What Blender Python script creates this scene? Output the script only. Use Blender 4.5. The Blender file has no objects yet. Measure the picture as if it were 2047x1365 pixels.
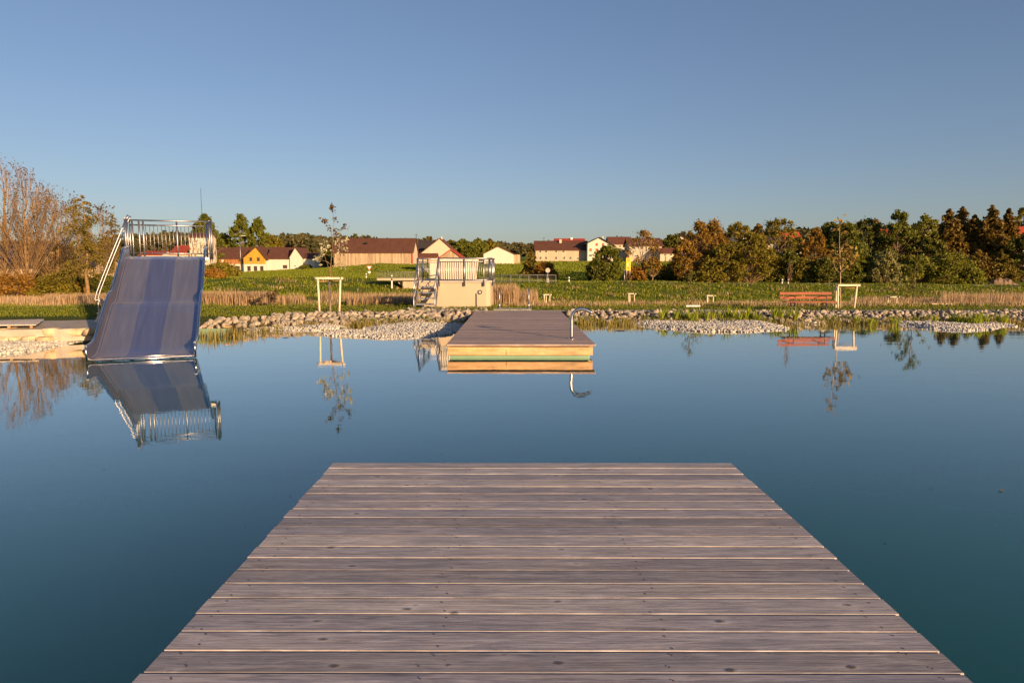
import bpy, math, random
import numpy as np
from mathutils import Vector, Matrix
sc = bpy.context.scene
COL = sc.collection
R = math.radians
rng = np.random.default_rng(7)

# ------------------------------------------------------------------ camera model
F = 24 / 36 * 2047.0
PITCH = math.atan(150.1 / F)
YAW = math.atan(3.5 / F)
H = 1.85
_cp, _sp, _ca, _sa = math.cos(PITCH), math.sin(PITCH), math.cos(YAW), math.sin(YAW)
_rt = np.array([_ca, _sa, 0.]); _fh = np.array([-_sa, _ca, 0.]); _z = np.array([0, 0, 1.])
_fw = _fh * _cp - _z * _sp; _up = _fh * _sp + _z * _cp
def ray(px, py):
    return _fw + _rt * ((px - 1023.5) / F) + _up * ((682.5 - py) / F)
def P(px, py, Y):                       # the point seen at a pixel, at distance Y
    d = ray(px, py); t = Y / d[1]
    return np.array([0, 0, H]) + d * t
def G(px, py, z=0.0):                   # the point seen at a pixel, at height z
    d = ray(px, py); t = (z - H) / d[2]
    return np.array([0, 0, H]) + d * t

# ------------------------------------------------------------------ object helpers
def tag(o, label=None, cat=None, group=None, kind=None):
    if label: o['label'] = label
    if cat: o['category'] = cat
    if group: o['group'] = group
    if kind: o['kind'] = kind
    return o
def empty(name, loc=(0, 0, 0), rz=0.0):
    o = bpy.data.objects.new(name, None); COL.objects.link(o)
    o.location = tuple(float(v) for v in loc); o.rotation_euler = (0, 0, rz); o.empty_display_size = .1
    return o
def link(name, me, parent=None, loc=None):
    o = bpy.data.objects.new(name, me); COL.objects.link(o)
    if parent is not None: o.parent = parent
    if loc is not None: o.location = tuple(float(v) for v in loc)
    return o
def copy_tree(o, parent=None):
    c = o.copy(); COL.objects.link(c)
    if parent is not None: c.parent = parent
    for ch in list(o.children): copy_tree(ch, c)
    return c
def np_mesh(name, V, Fq, mats, smooth=False):   # V (n,3), Fq (m,k) constant k
    me = bpy.data.meshes.new(name)
    V = np.asarray(V, dtype=np.float32); Fq = np.asarray(Fq, dtype=np.int32)
    m, k = Fq.shape
    me.vertices.add(len(V)); me.vertices.foreach_set('co', V.ravel())
    me.loops.add(m * k); me.loops.foreach_set('vertex_index', Fq.ravel())
    me.polygons.add(m); me.polygons.foreach_set('loop_start', np.arange(m, dtype=np.int32) * k)
    me.polygons.foreach_set('loop_total', np.full(m, k, dtype=np.int32))
    if smooth: me.polygons.foreach_set('use_smooth', np.ones(m, dtype=bool))
    for mt in (mats if isinstance(mats, (list, tuple)) else [mats]): me.materials.append(mt)
    me.update(calc_edges=True); me.validate()
    return me
class MB:
    def __init__(s): s.v = []; s.f = []; s.m = []; s.sm = []; s.mi = 0
    def add(s, vs, fs, smooth=False):
        b = len(s.v); s.v += [tuple(float(c) for c in v) for v in vs]
        for f in fs: s.f.append([b + i for i in f]); s.m.append(s.mi); s.sm.append(smooth)
    def box(s, c, d, rz=0.0, M=None):
        x, y, z = d[0] / 2, d[1] / 2, d[2] / 2
        vs = [Vector((sx * x, sy * y, sz * z)) for sx in (-1, 1) for sy in (-1, 1) for sz in (-1, 1)]
        m = M if M is not None else Matrix.Rotation(rz, 3, 'Z')
        vs = [m @ v + Vector([float(q) for q in c]) for v in vs]
        s.add(vs, [(0, 1, 3, 2), (4, 6, 7, 5), (0, 4, 5, 1), (2, 3, 7, 6), (0, 2, 6, 4), (1, 5, 7, 3)])
    def bar(s, a, b, w, h):              # rectangular bar from a to b
        a = Vector([float(q) for q in a]); b = Vector([float(q) for q in b]); d = b - a; L = d.length; d.normalize()
        up = Vector((0, 0, 1)) if abs(d.z) < .95 else Vector((0, 1, 0))
        x = d.cross(up).normalized(); y = x.cross(d)
        vs = []
        for p in (a, b):
            for sx, sy in ((-1, -1), (1, -1), (1, 1), (-1, 1)): vs.append(p + x * sx * w / 2 + y * sy * h / 2)
        s.add(vs, [(3, 2, 1, 0), (4, 5, 6, 7), (0, 1, 5, 4), (1, 2, 6, 5), (2, 3, 7, 6), (3, 0, 4, 7)])
    def tube(s, pts, r, n=8, cap=True):
        pts = [Vector([float(q) for q in p]) for p in pts]
        rs = r if isinstance(r, (list, tuple, np.ndarray)) else [r] * len(pts)
        vs = []; fs = []; x = None
        for i, p in enumerate(pts):
            t = (pts[min(i + 1, len(pts) - 1)] - pts[max(i - 1, 0)]).normalized()
            if x is None:
                x = t.cross(Vector((0, 0, 1)) if abs(t.z) < .9 else Vector((1, 0, 0))).normalized()
            else: x = (x - t * x.dot(t)).normalized()
            y = t.cross(x)
            for k in range(n):
                a = 2 * math.pi * k / n
                vs.append(p + (x * math.cos(a) + y * math.sin(a)) * float(rs[i]))
        for i in range(len(pts) - 1):
            for k in range(n):
                k2 = (k + 1) % n
                fs.append((i * n + k, i * n + k2, (i + 1) * n + k2, (i + 1) * n + k))
        s.add(vs, fs, True)
        if cap:
            b = len(s.v) - len(vs)
            s.f.append([b + k for k in range(n)][::-1]); s.m.append(s.mi); s.sm.append(False)
            e = len(s.v) - n
            s.f.append([e + k for k in range(n)]); s.m.append(s.mi); s.sm.append(False)
    def prism(s, poly, y0, y1, axis='y'):  # polygon in (a,z) extruded along y (or x)
        n = len(poly)
        f = (lambda a, z, t: (a, t, z)) if axis == 'y' else (lambda a, z, t: (t, a, z))
        vs = [f(a, z, y0) for a, z in poly] + [f(a, z, y1) for a, z in poly]
        fs = [tuple(range(n)), tuple(range(2 * n - 1, n - 1, -1))]
        for i in range(n):
            j = (i + 1) % n; fs.append((i, i + n, j + n, j))
        s.add(vs, fs)
    def build(s, name, mats, parent=None, loc=None, bevel=0):
        me = bpy.data.meshes.new(name); me.from_pydata(s.v, [], s.f)
        for m in (mats if isinstance(mats, (list, tuple)) else [mats]): me.materials.append(m)
        me.polygons.foreach_set('material_index', s.m); me.polygons.foreach_set('use_smooth', s.sm)
        import bmesh
        bm = bmesh.new(); bm.from_mesh(me); bmesh.ops.recalc_face_normals(bm, faces=bm.faces)
        if bevel:
            bmesh.ops.bevel(bm, geom=[e for e in bm.edges if e.calc_face_angle(0) > .6], offset=bevel, segments=2, affect='EDGES', profile=.5)
        bm.to_mesh(me); bm.free(); me.update()
        return link(name, me, parent, loc)

# ------------------------------------------------------------------ materials
class NT:
    def __init__(s, name):
        s.m = bpy.data.materials.new(name); s.m.use_nodes = True
        s.t = s.m.node_tree; s.b = s.t.nodes['Principled BSDF']; s.out = s.t.nodes['Material Output']
    def n(s, kind, **kw):
        nd = s.t.nodes.new(kind)
        for k, v in kw.items():
            if k.startswith('i_'):
                key = k[2:]; key = int(key) if key.isdigit() else key.replace('_', ' ')
                if hasattr(v, 'is_output') or isinstance(v, bpy.types.NodeSocket): s.t.links.new(v, nd.inputs[key])
                else: nd.inputs[key].default_value = v
            else: setattr(nd, k, v)
        return nd
    def l(s, a, b): s.t.links.new(a, b)
    def ramp(s, fac, stops, interp='LINEAR'):
        nd = s.t.nodes.new('ShaderNodeValToRGB'); cr = nd.color_ramp; cr.interpolation = interp
        while len(cr.elements) < len(stops): cr.elements.new(.5)
        for e, (p, c) in zip(cr.elements, stops): e.position = p; e.color = (*c, 1) if len(c) == 3 else c
        s.l(fac, nd.inputs[0]); return nd.outputs[0]
    def mix(s, fac, a, b, blend='MIX'):
        nd = s.t.nodes.new('ShaderNodeMix'); nd.data_type = 'RGBA'; nd.blend_type = blend
        for idx, v in ((0, fac), (6, a), (7, b)):
            if isinstance(v, bpy.types.NodeSocket): s.l(v, nd.inputs[idx])
            elif isinstance(v, (int, float)): nd.inputs[idx].default_value = v
            else: nd.inputs[idx].default_value = (*v, 1)
        return nd.outputs[2]
    def math(s, op, a, b=0.0, clamp=False):
        nd = s.t.nodes.new('ShaderNodeMath'); nd.operation = op; nd.use_clamp = clamp
        for i, v in enumerate((a, b)):
            if isinstance(v, bpy.types.NodeSocket): s.l(v, nd.inputs[i])
            else: nd.inputs[i].default_value = v
        return nd.outputs[0]
    def coord(s, scale=(1, 1, 1), off=None, kind='Object', rot=(0, 0, 0)):
        tc = s.t.nodes.new('ShaderNodeTexCoord'); mp = s.t.nodes.new('ShaderNodeMapping')
        mp.inputs['Scale'].default_value = scale; mp.inputs['Rotation'].default_value = rot
        s.l(tc.outputs[kind], mp.inputs[0])
        if off is not None: s.l(off, mp.inputs[1])
        return mp.outputs[0]
    def noise(s, vec, scale=5, detail=4, rough=.55, dist=0.0):
        nd = s.n('ShaderNodeTexNoise'); nd.inputs['Scale'].default_value = scale; nd.inputs['Detail'].default_value = detail
        nd.inputs['Roughness'].default_value = rough; nd.inputs['Distortion'].default_value = dist
        s.l(vec, nd.inputs['Vector']); return nd.outputs[0]
    def island(s): return s.n('ShaderNodeNewGeometry').outputs['Random Per Island']
    def set(s, **kw):
        for k, v in kw.items():
            k = k.replace('_', ' ')
            if isinstance(v, bpy.types.NodeSocket): s.l(v, s.b.inputs[k])
            elif k == 'Base Color': s.b.inputs[k].default_value = (*v, 1)
            else: s.b.inputs[k].default_value = v
        return s
    def bump(s, h, dist=.01, strength=1.0):
        nd = s.n('ShaderNodeBump'); nd.inputs['Distance'].default_value = dist; nd.inputs['Strength'].default_value = strength
        s.l(h, nd.inputs['Height']); s.l(nd.outputs[0], s.b.inputs['Normal'])

def plain(name, c, rough=.6, metal=0.0, var=.15, scale=6, bump=0.0):
    m = NT(name); v = m.coord(); nz = m.noise(v, scale, 5)
    lo = tuple(x * (1 - var) for x in c); hi = tuple(min(1, x * (1 + var)) for x in c)
    m.set(Base_Color=m.ramp(nz, [(.3, lo), (.7, hi)]), Roughness=rough, Metallic=metal)
    if bump: m.bump(m.noise(v, scale * 4, 4), bump)
    return m.m
def leafm(name, cs, trans=.25, rough=.6):
    m = NT(name); isl = m.island(); v = m.coord(); nz = m.noise(v, .9, 2)
    a = m.math('ADD', m.math('MULTIPLY', isl, .65), m.math('MULTIPLY', nz, .45), True)
    n = len(cs); c = m.ramp(a, [(.12 + .76 * i / (n - 1), x) for i, x in enumerate(cs)])
    m.set(Base_Color=c, Roughness=rough); m.b.inputs['Specular IOR Level'].default_value = .25
    tr = m.n('ShaderNodeBsdfTranslucent'); m.l(c, tr.inputs[0])
    mx = m.n('ShaderNodeMixShader'); mx.inputs[0].default_value = trans
    m.l(m.b.outputs[0], mx.inputs[1]); m.l(tr.outputs[0], mx.inputs[2]); m.l(mx.outputs[0], m.out.inputs[0])
    return m.m
def deck_mat(name, cols, along='x', knot=(.10, .07, .055), gs=1.0):
    m = NT(name); isl = m.island()
    off = m.n('ShaderNodeCombineXYZ'); m.l(m.math('MULTIPLY', isl, 37.0), off.inputs[0]); m.l(m.math('MULTIPLY', isl, 11.0), off.inputs[1]); m.l(m.math('MULTIPLY', isl, 5.0), off.inputs[2])
    k = (1, 1, 1) if along == 'x' else (1, 1, 1)
    v = m.coord((1, 1, 1), off.outputs[0])
    sx = (1.1, 14, 9) if along == 'x' else (14, 1.1, 9)
    vs = m.coord(sx, off.outputs[0]); vf = m.coord(tuple(q * 4 for q in sx), off.outputs[0])
    # knots bend the grain
    vk = m.coord((3.6, 6.5, 1.0) if along == 'x' else (6.5, 3.6, 1.0), off.outputs[0])
    vo = m.n('ShaderNodeTexVoronoi'); vo.inputs['Scale'].default_value = 1.1; m.l(vk, vo.inputs['Vector'])
    kd = vo.outputs['Distance']
    kd = m.math('ADD', kd, m.math('MULTIPLY', m.math('GREATER_THAN', m.n('ShaderNodeSeparateColor', i_0=vo.outputs['Color']).outputs[0], .68), .6))
    kd = m.math('ADD', kd, m.math('MULTIPLY', m.noise(v, 38, 3), .10))
    knotm = m.ramp(kd, [(.10, (1, 1, 1)), (.17, (0, 0, 0))])
    halo = m.ramp(kd, [(.12, (1, 1, 1)), (.36, (0, 0, 0))])
    grain = m.noise(vs, 2.2 * gs, 8, .68, 1.6)
    fine = m.noise(vf, 4.0 * gs, 4, .6, .3)
    big = m.noise(v, 1.1, 3)
    g = m.math('ADD', m.math('MULTIPLY', grain, .75), m.math('MULTIPLY', fine, .25))
    c = m.ramp(g, [(.30, cols[0]), (.49, cols[1]), (.68, cols[2])])
    c = m.mix(m.math('MULTIPLY', halo, .30), c, tuple(min(1, q * 1.25) for q in cols[2]))
    dots = m.n('ShaderNodeTexVoronoi'); dots.inputs['Scale'].default_value = 9.0; m.l(m.coord((1, 1.4, .2), off.outputs[0]), dots.inputs['Vector'])
    c = m.mix(m.ramp(dots.outputs['Distance'], [(.03, (.6, .6, .6)), (.07, (0, 0, 0))]), c, tuple(q * .5 for q in cols[0]))
    lines = m.ramp(m.noise(m.coord((.6, 70, 4) if along == 'x' else (70, .6, 4), off.outputs[0]), 1.6, 3, .5, .4), [(.36, (.72, .71, .72)), (.50, (1, 1, 1))])
    c = m.mix(1.0, c, lines, 'MULTIPLY')
    c = m.mix(m.math('MULTIPLY', knotm, .85), c, knot)
    tone = m.ramp(isl, [(0, (.72, .70, .70)), (.35, (.98, .96, 1.0)), (.7, (1.08, 1.04, 1.0)), (1, (1.22, 1.18, 1.14))])
    c = m.mix(1.0, c, tone, 'MULTIPLY')
    bl = m.ramp(m.math('ADD', m.math('MULTIPLY', big, .55), m.math('MULTIPLY', m.noise(m.coord((1.6, 7, 2), off.outputs[0]), 2.6, 6, .7, .8), .45)), [(.32, (.74, .77, .86)), (.5, (1, .99, .99)), (.68, (1.22, 1.15, 1.06))])
    c = m.mix(1.0, c, bl, 'MULTIPLY')
    crack = m.ramp(m.noise(m.coord((.28, 16, 4) if along == 'x' else (16, .28, 4), off.outputs[0]), 2.0, 2, .5), [(.495, (0, 0, 0)), (.5, (1, 1, 1)), (.505, (0, 0, 0))])
    c = m.mix(m.math('MULTIPLY', crack, .35), c, tuple(q * .35 for q in cols[0]))
    m.set(Base_Color=c, Roughness=.62); m.b.inputs['Specular IOR Level'].default_value = .35
    hgt = m.math('SUBTRACT', m.math('ADD', g, m.math('MULTIPLY', knotm, .5)), m.math('MULTIPLY', crack, .4))
    m.bump(hgt, .004, .6)
    return m.m
def planks_mat(name, cols, scale=4.0, axis=0):   # vertical boarding
    m = NT(name); v = m.coord((1, 1, 1)); sx = m.n('ShaderNodeSeparateXYZ'); m.l(v, sx.inputs[0])
    u = m.math('MULTIPLY', sx.outputs[axis], scale); fr = m.math('FRACT', u); fl = m.math('FLOOR', u)
    wn = m.n('ShaderNodeTexWhiteNoise', noise_dimensions='1D'); m.l(fl, wn.inputs['W'])
    c = m.ramp(wn.outputs[0], [(0, cols[0]), (.5, cols[1]), (1, cols[2])])
    nz = m.noise(m.coord((6, 6, .35)), 1.5, 5)
    c = m.mix(1.0, c, m.ramp(nz, [(.3, (.6, .6, .6)), (.7, (1.25, 1.2, 1.15))]), 'MULTIPLY')
    gap = m.ramp(fr, [(.0, (0, 0, 0)), (.06, (1, 1, 1)), (.94, (1, 1, 1)), (1, (0, 0, 0))])
    c = m.mix(gap, (.03, .022, .016), c); m.set(Base_Color=c, Roughness=.8); return m.m
def plaster(name, c, dirt=.25):
    m = NT(name); v = m.coord(); nz = m.noise(v, .35, 6, .6); n2 = m.noise(m.coord((1.2, 1.2, .12)), 1.2, 5)
    a = m.math('MULTIPLY', nz, n2)
    col = m.ramp(a, [(.12, tuple(x * (1 - dirt) for x in c)), (.38, c)])
    m.set(Base_Color=col, Roughness=.85); m.bump(m.noise(v, 30, 3), .004, .4); return m.m
def roofm(name, c, axis='x'):
    m = NT(name); v = m.coord(); nz = m.noise(v, .6, 6, .65); isl = m.noise(m.coord((3, 3, 3)), 1.2, 3)
    col = m.ramp(m.math('ADD', m.math('MULTIPLY', nz, .6), m.math('MULTIPLY', isl, .4)), [(.3, tuple(x * .65 for x in c)), (.5, c), (.7, tuple(x * 1.3 for x in c))])
    sep = m.n('ShaderNodeSeparateXYZ'); m.l(v, sep.inputs[0])
    fr = m.math('FRACT', m.math('MULTIPLY', sep.outputs[2], 3.2))
    col = m.mix(m.ramp(fr, [(0, (1, 1, 1)), (.2, (0, 0, 0))]), col, tuple(x * .55 for x in c))
    m.set(Base_Color=col, Roughness=.85); m.b.inputs['Specular IOR Level'].default_value = .2
    return m.m
def islandm(name, cs, rough=.8, bump=.0, nscale=8.0, spec=.3):
    m = NT(name); isl = m.island(); c = m.ramp(isl, [(i / (len(cs) - 1), x) for i, x in enumerate(cs)])
    nz = m.noise(m.coord(), nscale, 5, .6)
    c = m.mix(1.0, c, m.ramp(nz, [(.3, (.7, .69, .67)), (.7, (1.2, 1.2, 1.2))]), 'MULTIPLY')
    m.set(Base_Color=c, Roughness=rough); m.b.inputs['Specular IOR Level'].default_value = spec
    if bump: m.bump(nz, bump)
    return m.m

M = {}
M['deck'] = deck_mat('weathered_deck_wood', [(.19, .170, .168), (.41, .376, .365), (.65, .605, .57)])
M['deck_far'] = deck_mat('weathered_far_deck_wood', [(.27, .185, .145), (.40, .30, .245), (.50, .40, .33)])
M['larch'] = deck_mat('fresh_larch_wood', [(.50, .27, .10), (.66, .40, .18), (.78, .52, .26)], knot=(.25, .11, .04))
M['larch_dark'] = plain('larch_dark', (.30, .17, .075), .75, var=.3)
M['liner'] = plain('green_liner', (.20, .33, .22), .45, var=.1, scale=2)
M['liner_side'] = plain('green_liner_side', (.17, .26, .17), .6, var=.15, scale=3)
M['screw'] = plain('screw', (.11, .09, .085), .5, .2)
def steel(name, c=(.60, .60, .62), r=.28, streak=True):
    m = NT(name); v = m.coord((1, 1, 1)); nz = m.noise(m.coord((5, 1.2, 1.2)), 1.6, 5, .6)
    m.set(Base_Color=m.ramp(nz, [(.3, tuple(x * .88 for x in c)), (.7, tuple(x * 1.06 for x in c))]), Metallic=1.0,
          Roughness=m.ramp(nz, [(.3, (r * .8,) * 3), (.7, (r * 1.3,) * 3)]))
    return m.m
M['steel'] = steel('stainless_steel', (.62, .60, .58), .22)
M['galv'] = steel('galvanised_steel', (.42, .41, .42), .42)
def chute_mat():
    m = NT('brushed_chute_steel'); v = m.coord()
    sep = m.n('ShaderNodeSeparateXYZ'); m.l(v, sep.inputs[0])
    st = m.noise(m.coord((9, .5, .5)), 1.4, 6, .65)            # brushing and wear along the run
    sc_ = m.noise(m.coord((60, .8, .8)), 1.0, 3)
    blot = m.noise(v, 1.3, 4)
    scr = m.ramp(m.noise(m.coord((24, .7, 1)), 1.0, 2), [(.70, (0, 0, 0)), (.74, (1, 1, 1))])
    # lengthwise bands: sky reflection and side-wall shade painted into the steel colour
    band = m.ramp(m.math('ADD', m.math('MULTIPLY', sep.outputs[0], .5), .5), [(0, (.36, .315, .325)), (.036, (.60, .545, .555)), (.33, (.40, .415, .56)), (.62, (.60, .545, .55)), (.9, (.39, .41, .57)), (.964, (.30, .32, .44))], 'CONSTANT')
    c = m.mix(1.0, band, m.ramp(st, [(.3, (.88, .88, .9)), (.7, (1.08, 1.07, 1.05))]), 'MULTIPLY')
    c = m.mix(m.math('MULTIPLY', scr, .3), c, (.75, .72, .7))
    rr = m.math('ADD', m.math('MULTIPLY', st, .22), m.math('MULTIPLY', blot, .22))
    m.set(Base_Color=c, Metallic=.92, Roughness=m.math('ADD', rr, .14))
    m.bump(m.math('ADD', sc_, m.math('MULTIPLY', blot, .6)), .0015, .4)
    return m.m
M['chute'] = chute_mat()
M['white_wood'] = plain('debarked_pole', (.66, .54, .38), .7, var=.18, scale=4)
M['white_paint'] = plain('white_paint', (.72, .70, .66), .6, var=.06)
M['tie'] = plain('coir_tie', (.55, .28, .08), .9)
M['red_slat'] = deck_mat('red_stained_slats', [(.21, .05, .018), (.28, .07, .024), (.34, .095, .035)], knot=(.25, .05, .02))
M['iron'] = plain('black_iron', (.025, .023, .022), .45, .3)
M['railgrey'] = plain('dull_grey_rail', (.20, .20, .18), .6, .3)
M['concrete'] = plaster('painted_concrete', (.50, .40, .28), .16)
M['tarp'] = plain('white_tarp', (.60, .53, .43), .7, var=.05, scale=1.5)
M['grey'] = plain('grey_concrete', (.40, .37, .33), .85, var=.15, scale=3)
M['paving'] = plain('paving', (.46, .38, .30), .85, var=.2, scale=3, bump=.004)
M['cream'] = plaster('cream_render', (.58, .48, .35), .14)
M['white'] = plaster('white_render', (.64, .57, .47), .10)
M['beige'] = plaster('beige_render', (.50, .40, .28), .2)
M['yellow'] = planks_mat('yellow_boards', [(.52, .27, .02), (.58, .31, .025), (.62, .34, .03)], 3.0)
M['brownboard'] = planks_mat('brown_boards', [(.30, .12, .03), (.36, .15, .04), (.42, .18, .05)], 3.0)
M['oldboard'] = planks_mat('old_boards', [(.34, .24, .15), (.44, .33, .21), (.52, .40, .26)], 2.2)
M['roof'] = roofm('brown_roof_tiles', (.115, .050, .033))
M['roof2'] = roofm('rust_roof_tiles', (.155, .060, .038))
M['redroof'] = roofm('red_roof_tiles', (.36, .055, .03))
M['darkroof'] = roofm('dark_roof_tiles', (.05, .04, .04))
M['trim'] = plain('roof_trim', (.30, .12, .04), .7)
M['glass'] = plain('window_glass', (.03, .03, .032), .12, var=.3)
M['frame'] = plain('window_frame', (.55, .47, .36), .6)
M['brownframe'] = plain('brown_window_frame', (.24, .13, .06), .6)
M['shutter'] = plain('red_shutter', (.36, .09, .05), .7)
M['bark'] = plain('bark', (.20, .13, .07), .9, var=.45, scale=5, bump=.02)
M['bark_golden'] = plain('poplar_bark', (.23, .135, .055), .9, var=.35, scale=4, bump=.02)  # golden-brown bark of the bare poplars and drooping conifers
M['birch'] = plain('pale_bark', (.45, .33, .22), .85, var=.4, scale=5)
M['twig'] = plain('twig_bark', (.20, .115, .06), .9, var=.4, scale=3)
M['sign_y'] = plain('yellow_sign', (.85, .46, .015), .5, var=.03)
M['sign_w'] = plain('white_sign', (.75, .72, .68), .5, var=.03)
M['sign_r'] = plain('red_sign', (.55, .04, .03), .5, var=.03)
M['sign_k'] = plain('black_mark', (.03, .03, .03), .6)
M['road'] = plain('road', (.30, .26, .21), .9, var=.15)
M['rubble_soil'] = plain('soil', (.20, .13, .08), .95, var=.4, scale=2)
# foliage
M['l_rust'] = leafm('leaves_rust', [(.13, .068, .010), (.24, .135, .016), (.34, .205, .028)], .35)
M['l_olive'] = leafm('leaves_olive', [(.10, .085, .010), (.19, .155, .014), (.28, .225, .024)], .35)
M['l_dark'] = leafm('leaves_dark', [(.045, .054, .010), (.105, .110, .014), (.18, .17, .022)], .35)
M['l_green'] = leafm('leaves_green', [(.065, .080, .010), (.13, .14, .014), (.20, .20, .022)], .35)
M['l_bright'] = leafm('leaves_bright', [(.11, .12, .015), (.19, .19, .02), (.28, .265, .03)], .35)
M['l_willow'] = leafm('leaves_willow', [(.16, .15, .04), (.25, .235, .075), (.34, .31, .12)], .3)
M['l_spruce'] = leafm('needles_brown_green', [(.065, .048, .010), (.145, .092, .014), (.24, .145, .020)], .2)
M['l_larch'] = leafm('needles_larch', [(.09, .075, .012), (.16, .125, .016), (.24, .17, .022)], .25)
M['l_orange'] = leafm('twigs_orange', [(.17, .085, .012), (.28, .14, .018), (.37, .19, .024)], .3)
M['l_young'] = leafm('young_leaves', [(.12, .10, .03), (.20, .16, .05), (.30, .22, .07)], .3)
M['l_blossom'] = leafm('pale_young_leaves', [(.16, .15, .05), (.40, .36, .20), (.62, .56, .38)], .3)
M['l_bud'] = leafm('dark_buds', [(.05, .04, .02), (.09, .06, .025), (.13, .085, .03)], .1)
M['l_yellow'] = leafm('bronze_young_leaves', [(.16, .09, .02), (.26, .16, .03), (.34, .24, .05)], .3)
M['f_far'] = leafm('far_wood', [(.035, .042, .016), (.07, .065, .022), (.12, .088, .028)], .1)
M['grass'] = leafm('grass_blades', [(.10, .125, .010), (.16, .185, .014), (.23, .235, .02)], .3)
M['grassdark'] = leafm('tussock_blades', [(.065, .10, .008), (.135, .17, .012), (.23, .22, .022)], .3)
M['fieldgrass'] = leafm('field_blades', [(.14, .17, .010), (.17, .20, .012), (.21, .225, .016)], .3)
M['dykegrass'] = leafm('dyke_blades', [(.085, .13, .008), (.18, .215, .012), (.29, .27, .022)], .35)
M['dry'] = leafm('dry_blades', [(.25, .155, .075), (.42, .28, .15), (.58, .42, .24)], .3)
M['reed'] = leafm('reed_blades', [(.13, .11, .025), (.24, .19, .045), (.36, .28, .07)], .3)
M['iris'] = leafm('iris_blades', [(.19, .23, .012), (.29, .34, .02), (.40, .44, .035)], .35)
M['rock'] = islandm('limestone_rock', [(.26, .21, .15), (.38, .31, .235), (.46, .385, .30), (.28, .255, .23)], .9, .02, 7)
def rock_obj():
    m = NT('limestone_block'); oi = m.n('ShaderNodeObjectInfo'); c = m.ramp(oi.outputs['Random'], [(0, (.27, .21, .155)), (.3, (.40, .33, .25)), (.6, (.48, .41, .32)), (.8, (.28, .265, .24)), (1, (.36, .295, .225))])
    nz = m.noise(m.coord(), 4, 6, .65); c = m.mix(1.0, c, m.ramp(nz, [(.3, (.55, .54, .52)), (.7, (1.2, 1.2, 1.2))]), 'MULTIPLY')
    m.set(Base_Color=c, Roughness=.9); m.b.inputs['Specular IOR Level'].default_value = .2; m.bump(nz, .03, .7); return m.m
M['rockobj'] = rock_obj()
M['pebble'] = islandm('pale_pebbles', [(.30, .285, .26), (.52, .49, .43), (.64, .60, .53), (.40, .375, .33)], .8, 0, 20)
M['ashlar'] = islandm('ashlar_blocks', [(.50, .37, .22), (.60, .46, .28), (.66, .52, .34)], .9, .01, 5)
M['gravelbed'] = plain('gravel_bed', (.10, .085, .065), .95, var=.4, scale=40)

# ------------------------------------------------------------------ light, sky, camera
SUN_EL, SUN_AZ = R(9.5), math.atan2(.60, -.80)     # behind the viewer, to the right
w = bpy.data.worlds.new('World'); sc.world = w; w.use_nodes = True
wt = w.node_tree; bg = wt.nodes['Background']
sky = wt.nodes.new('ShaderNodeTexSky'); sky.sky_type = 'NISHITA'; sky.sun_disc = False
sky.sun_elevation = SUN_EL; sky.sun_rotation = SUN_AZ; sky.altitude = 400; sky.air_density = 1.0; sky.dust_density = 1.0; sky.ozone_density = 2.0
gmn = wt.nodes.new('ShaderNodeGamma'); gmn.inputs[1].default_value = .80; wt.links.new(sky.outputs[0], gmn.inputs[0])
tn = wt.nodes.new('ShaderNodeMix'); tn.data_type = 'RGBA'; tn.blend_type = 'MULTIPLY'; tn.inputs[0].default_value = 1.0; tn.inputs[7].default_value = (.90, .915, 1.09, 1)
wt.links.new(gmn.outputs[0], tn.inputs[6]); wt.links.new(tn.outputs[2], bg.inputs[0]); bg.inputs[1].default_value = .086
sd = Vector((math.sin(SUN_AZ) * math.cos(SUN_EL), math.cos(SUN_AZ) * math.cos(SUN_EL), math.sin(SUN_EL)))
sl = bpy.data.lights.new('sun', 'SUN'); sl.energy = 5.0; sl.angle = R(.5); sl.color = (1.0, .67, .37)
so = bpy.data.objects.new('sun', sl); COL.objects.link(so); so.rotation_euler = sd.to_track_quat('Z', 'Y').to_euler(); so.location = (30, -40, 20)
cam = bpy.data.cameras.new('camera'); co = bpy.data.objects.new('camera', cam); COL.objects.link(co)
cam.sensor_width = 36; cam.lens = 24; cam.clip_end = 5000; cam.clip_start = .05
co.location = (0, 0, H); co.rotation_euler = (math.pi / 2 - PITCH, 0, YAW); sc.camera = co
sc.view_settings.view_transform = 'Standard'; sc.view_settings.look = 'None'; sc.view_settings.gamma = 1.0; sc.view_settings.exposure = 0.85

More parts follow.
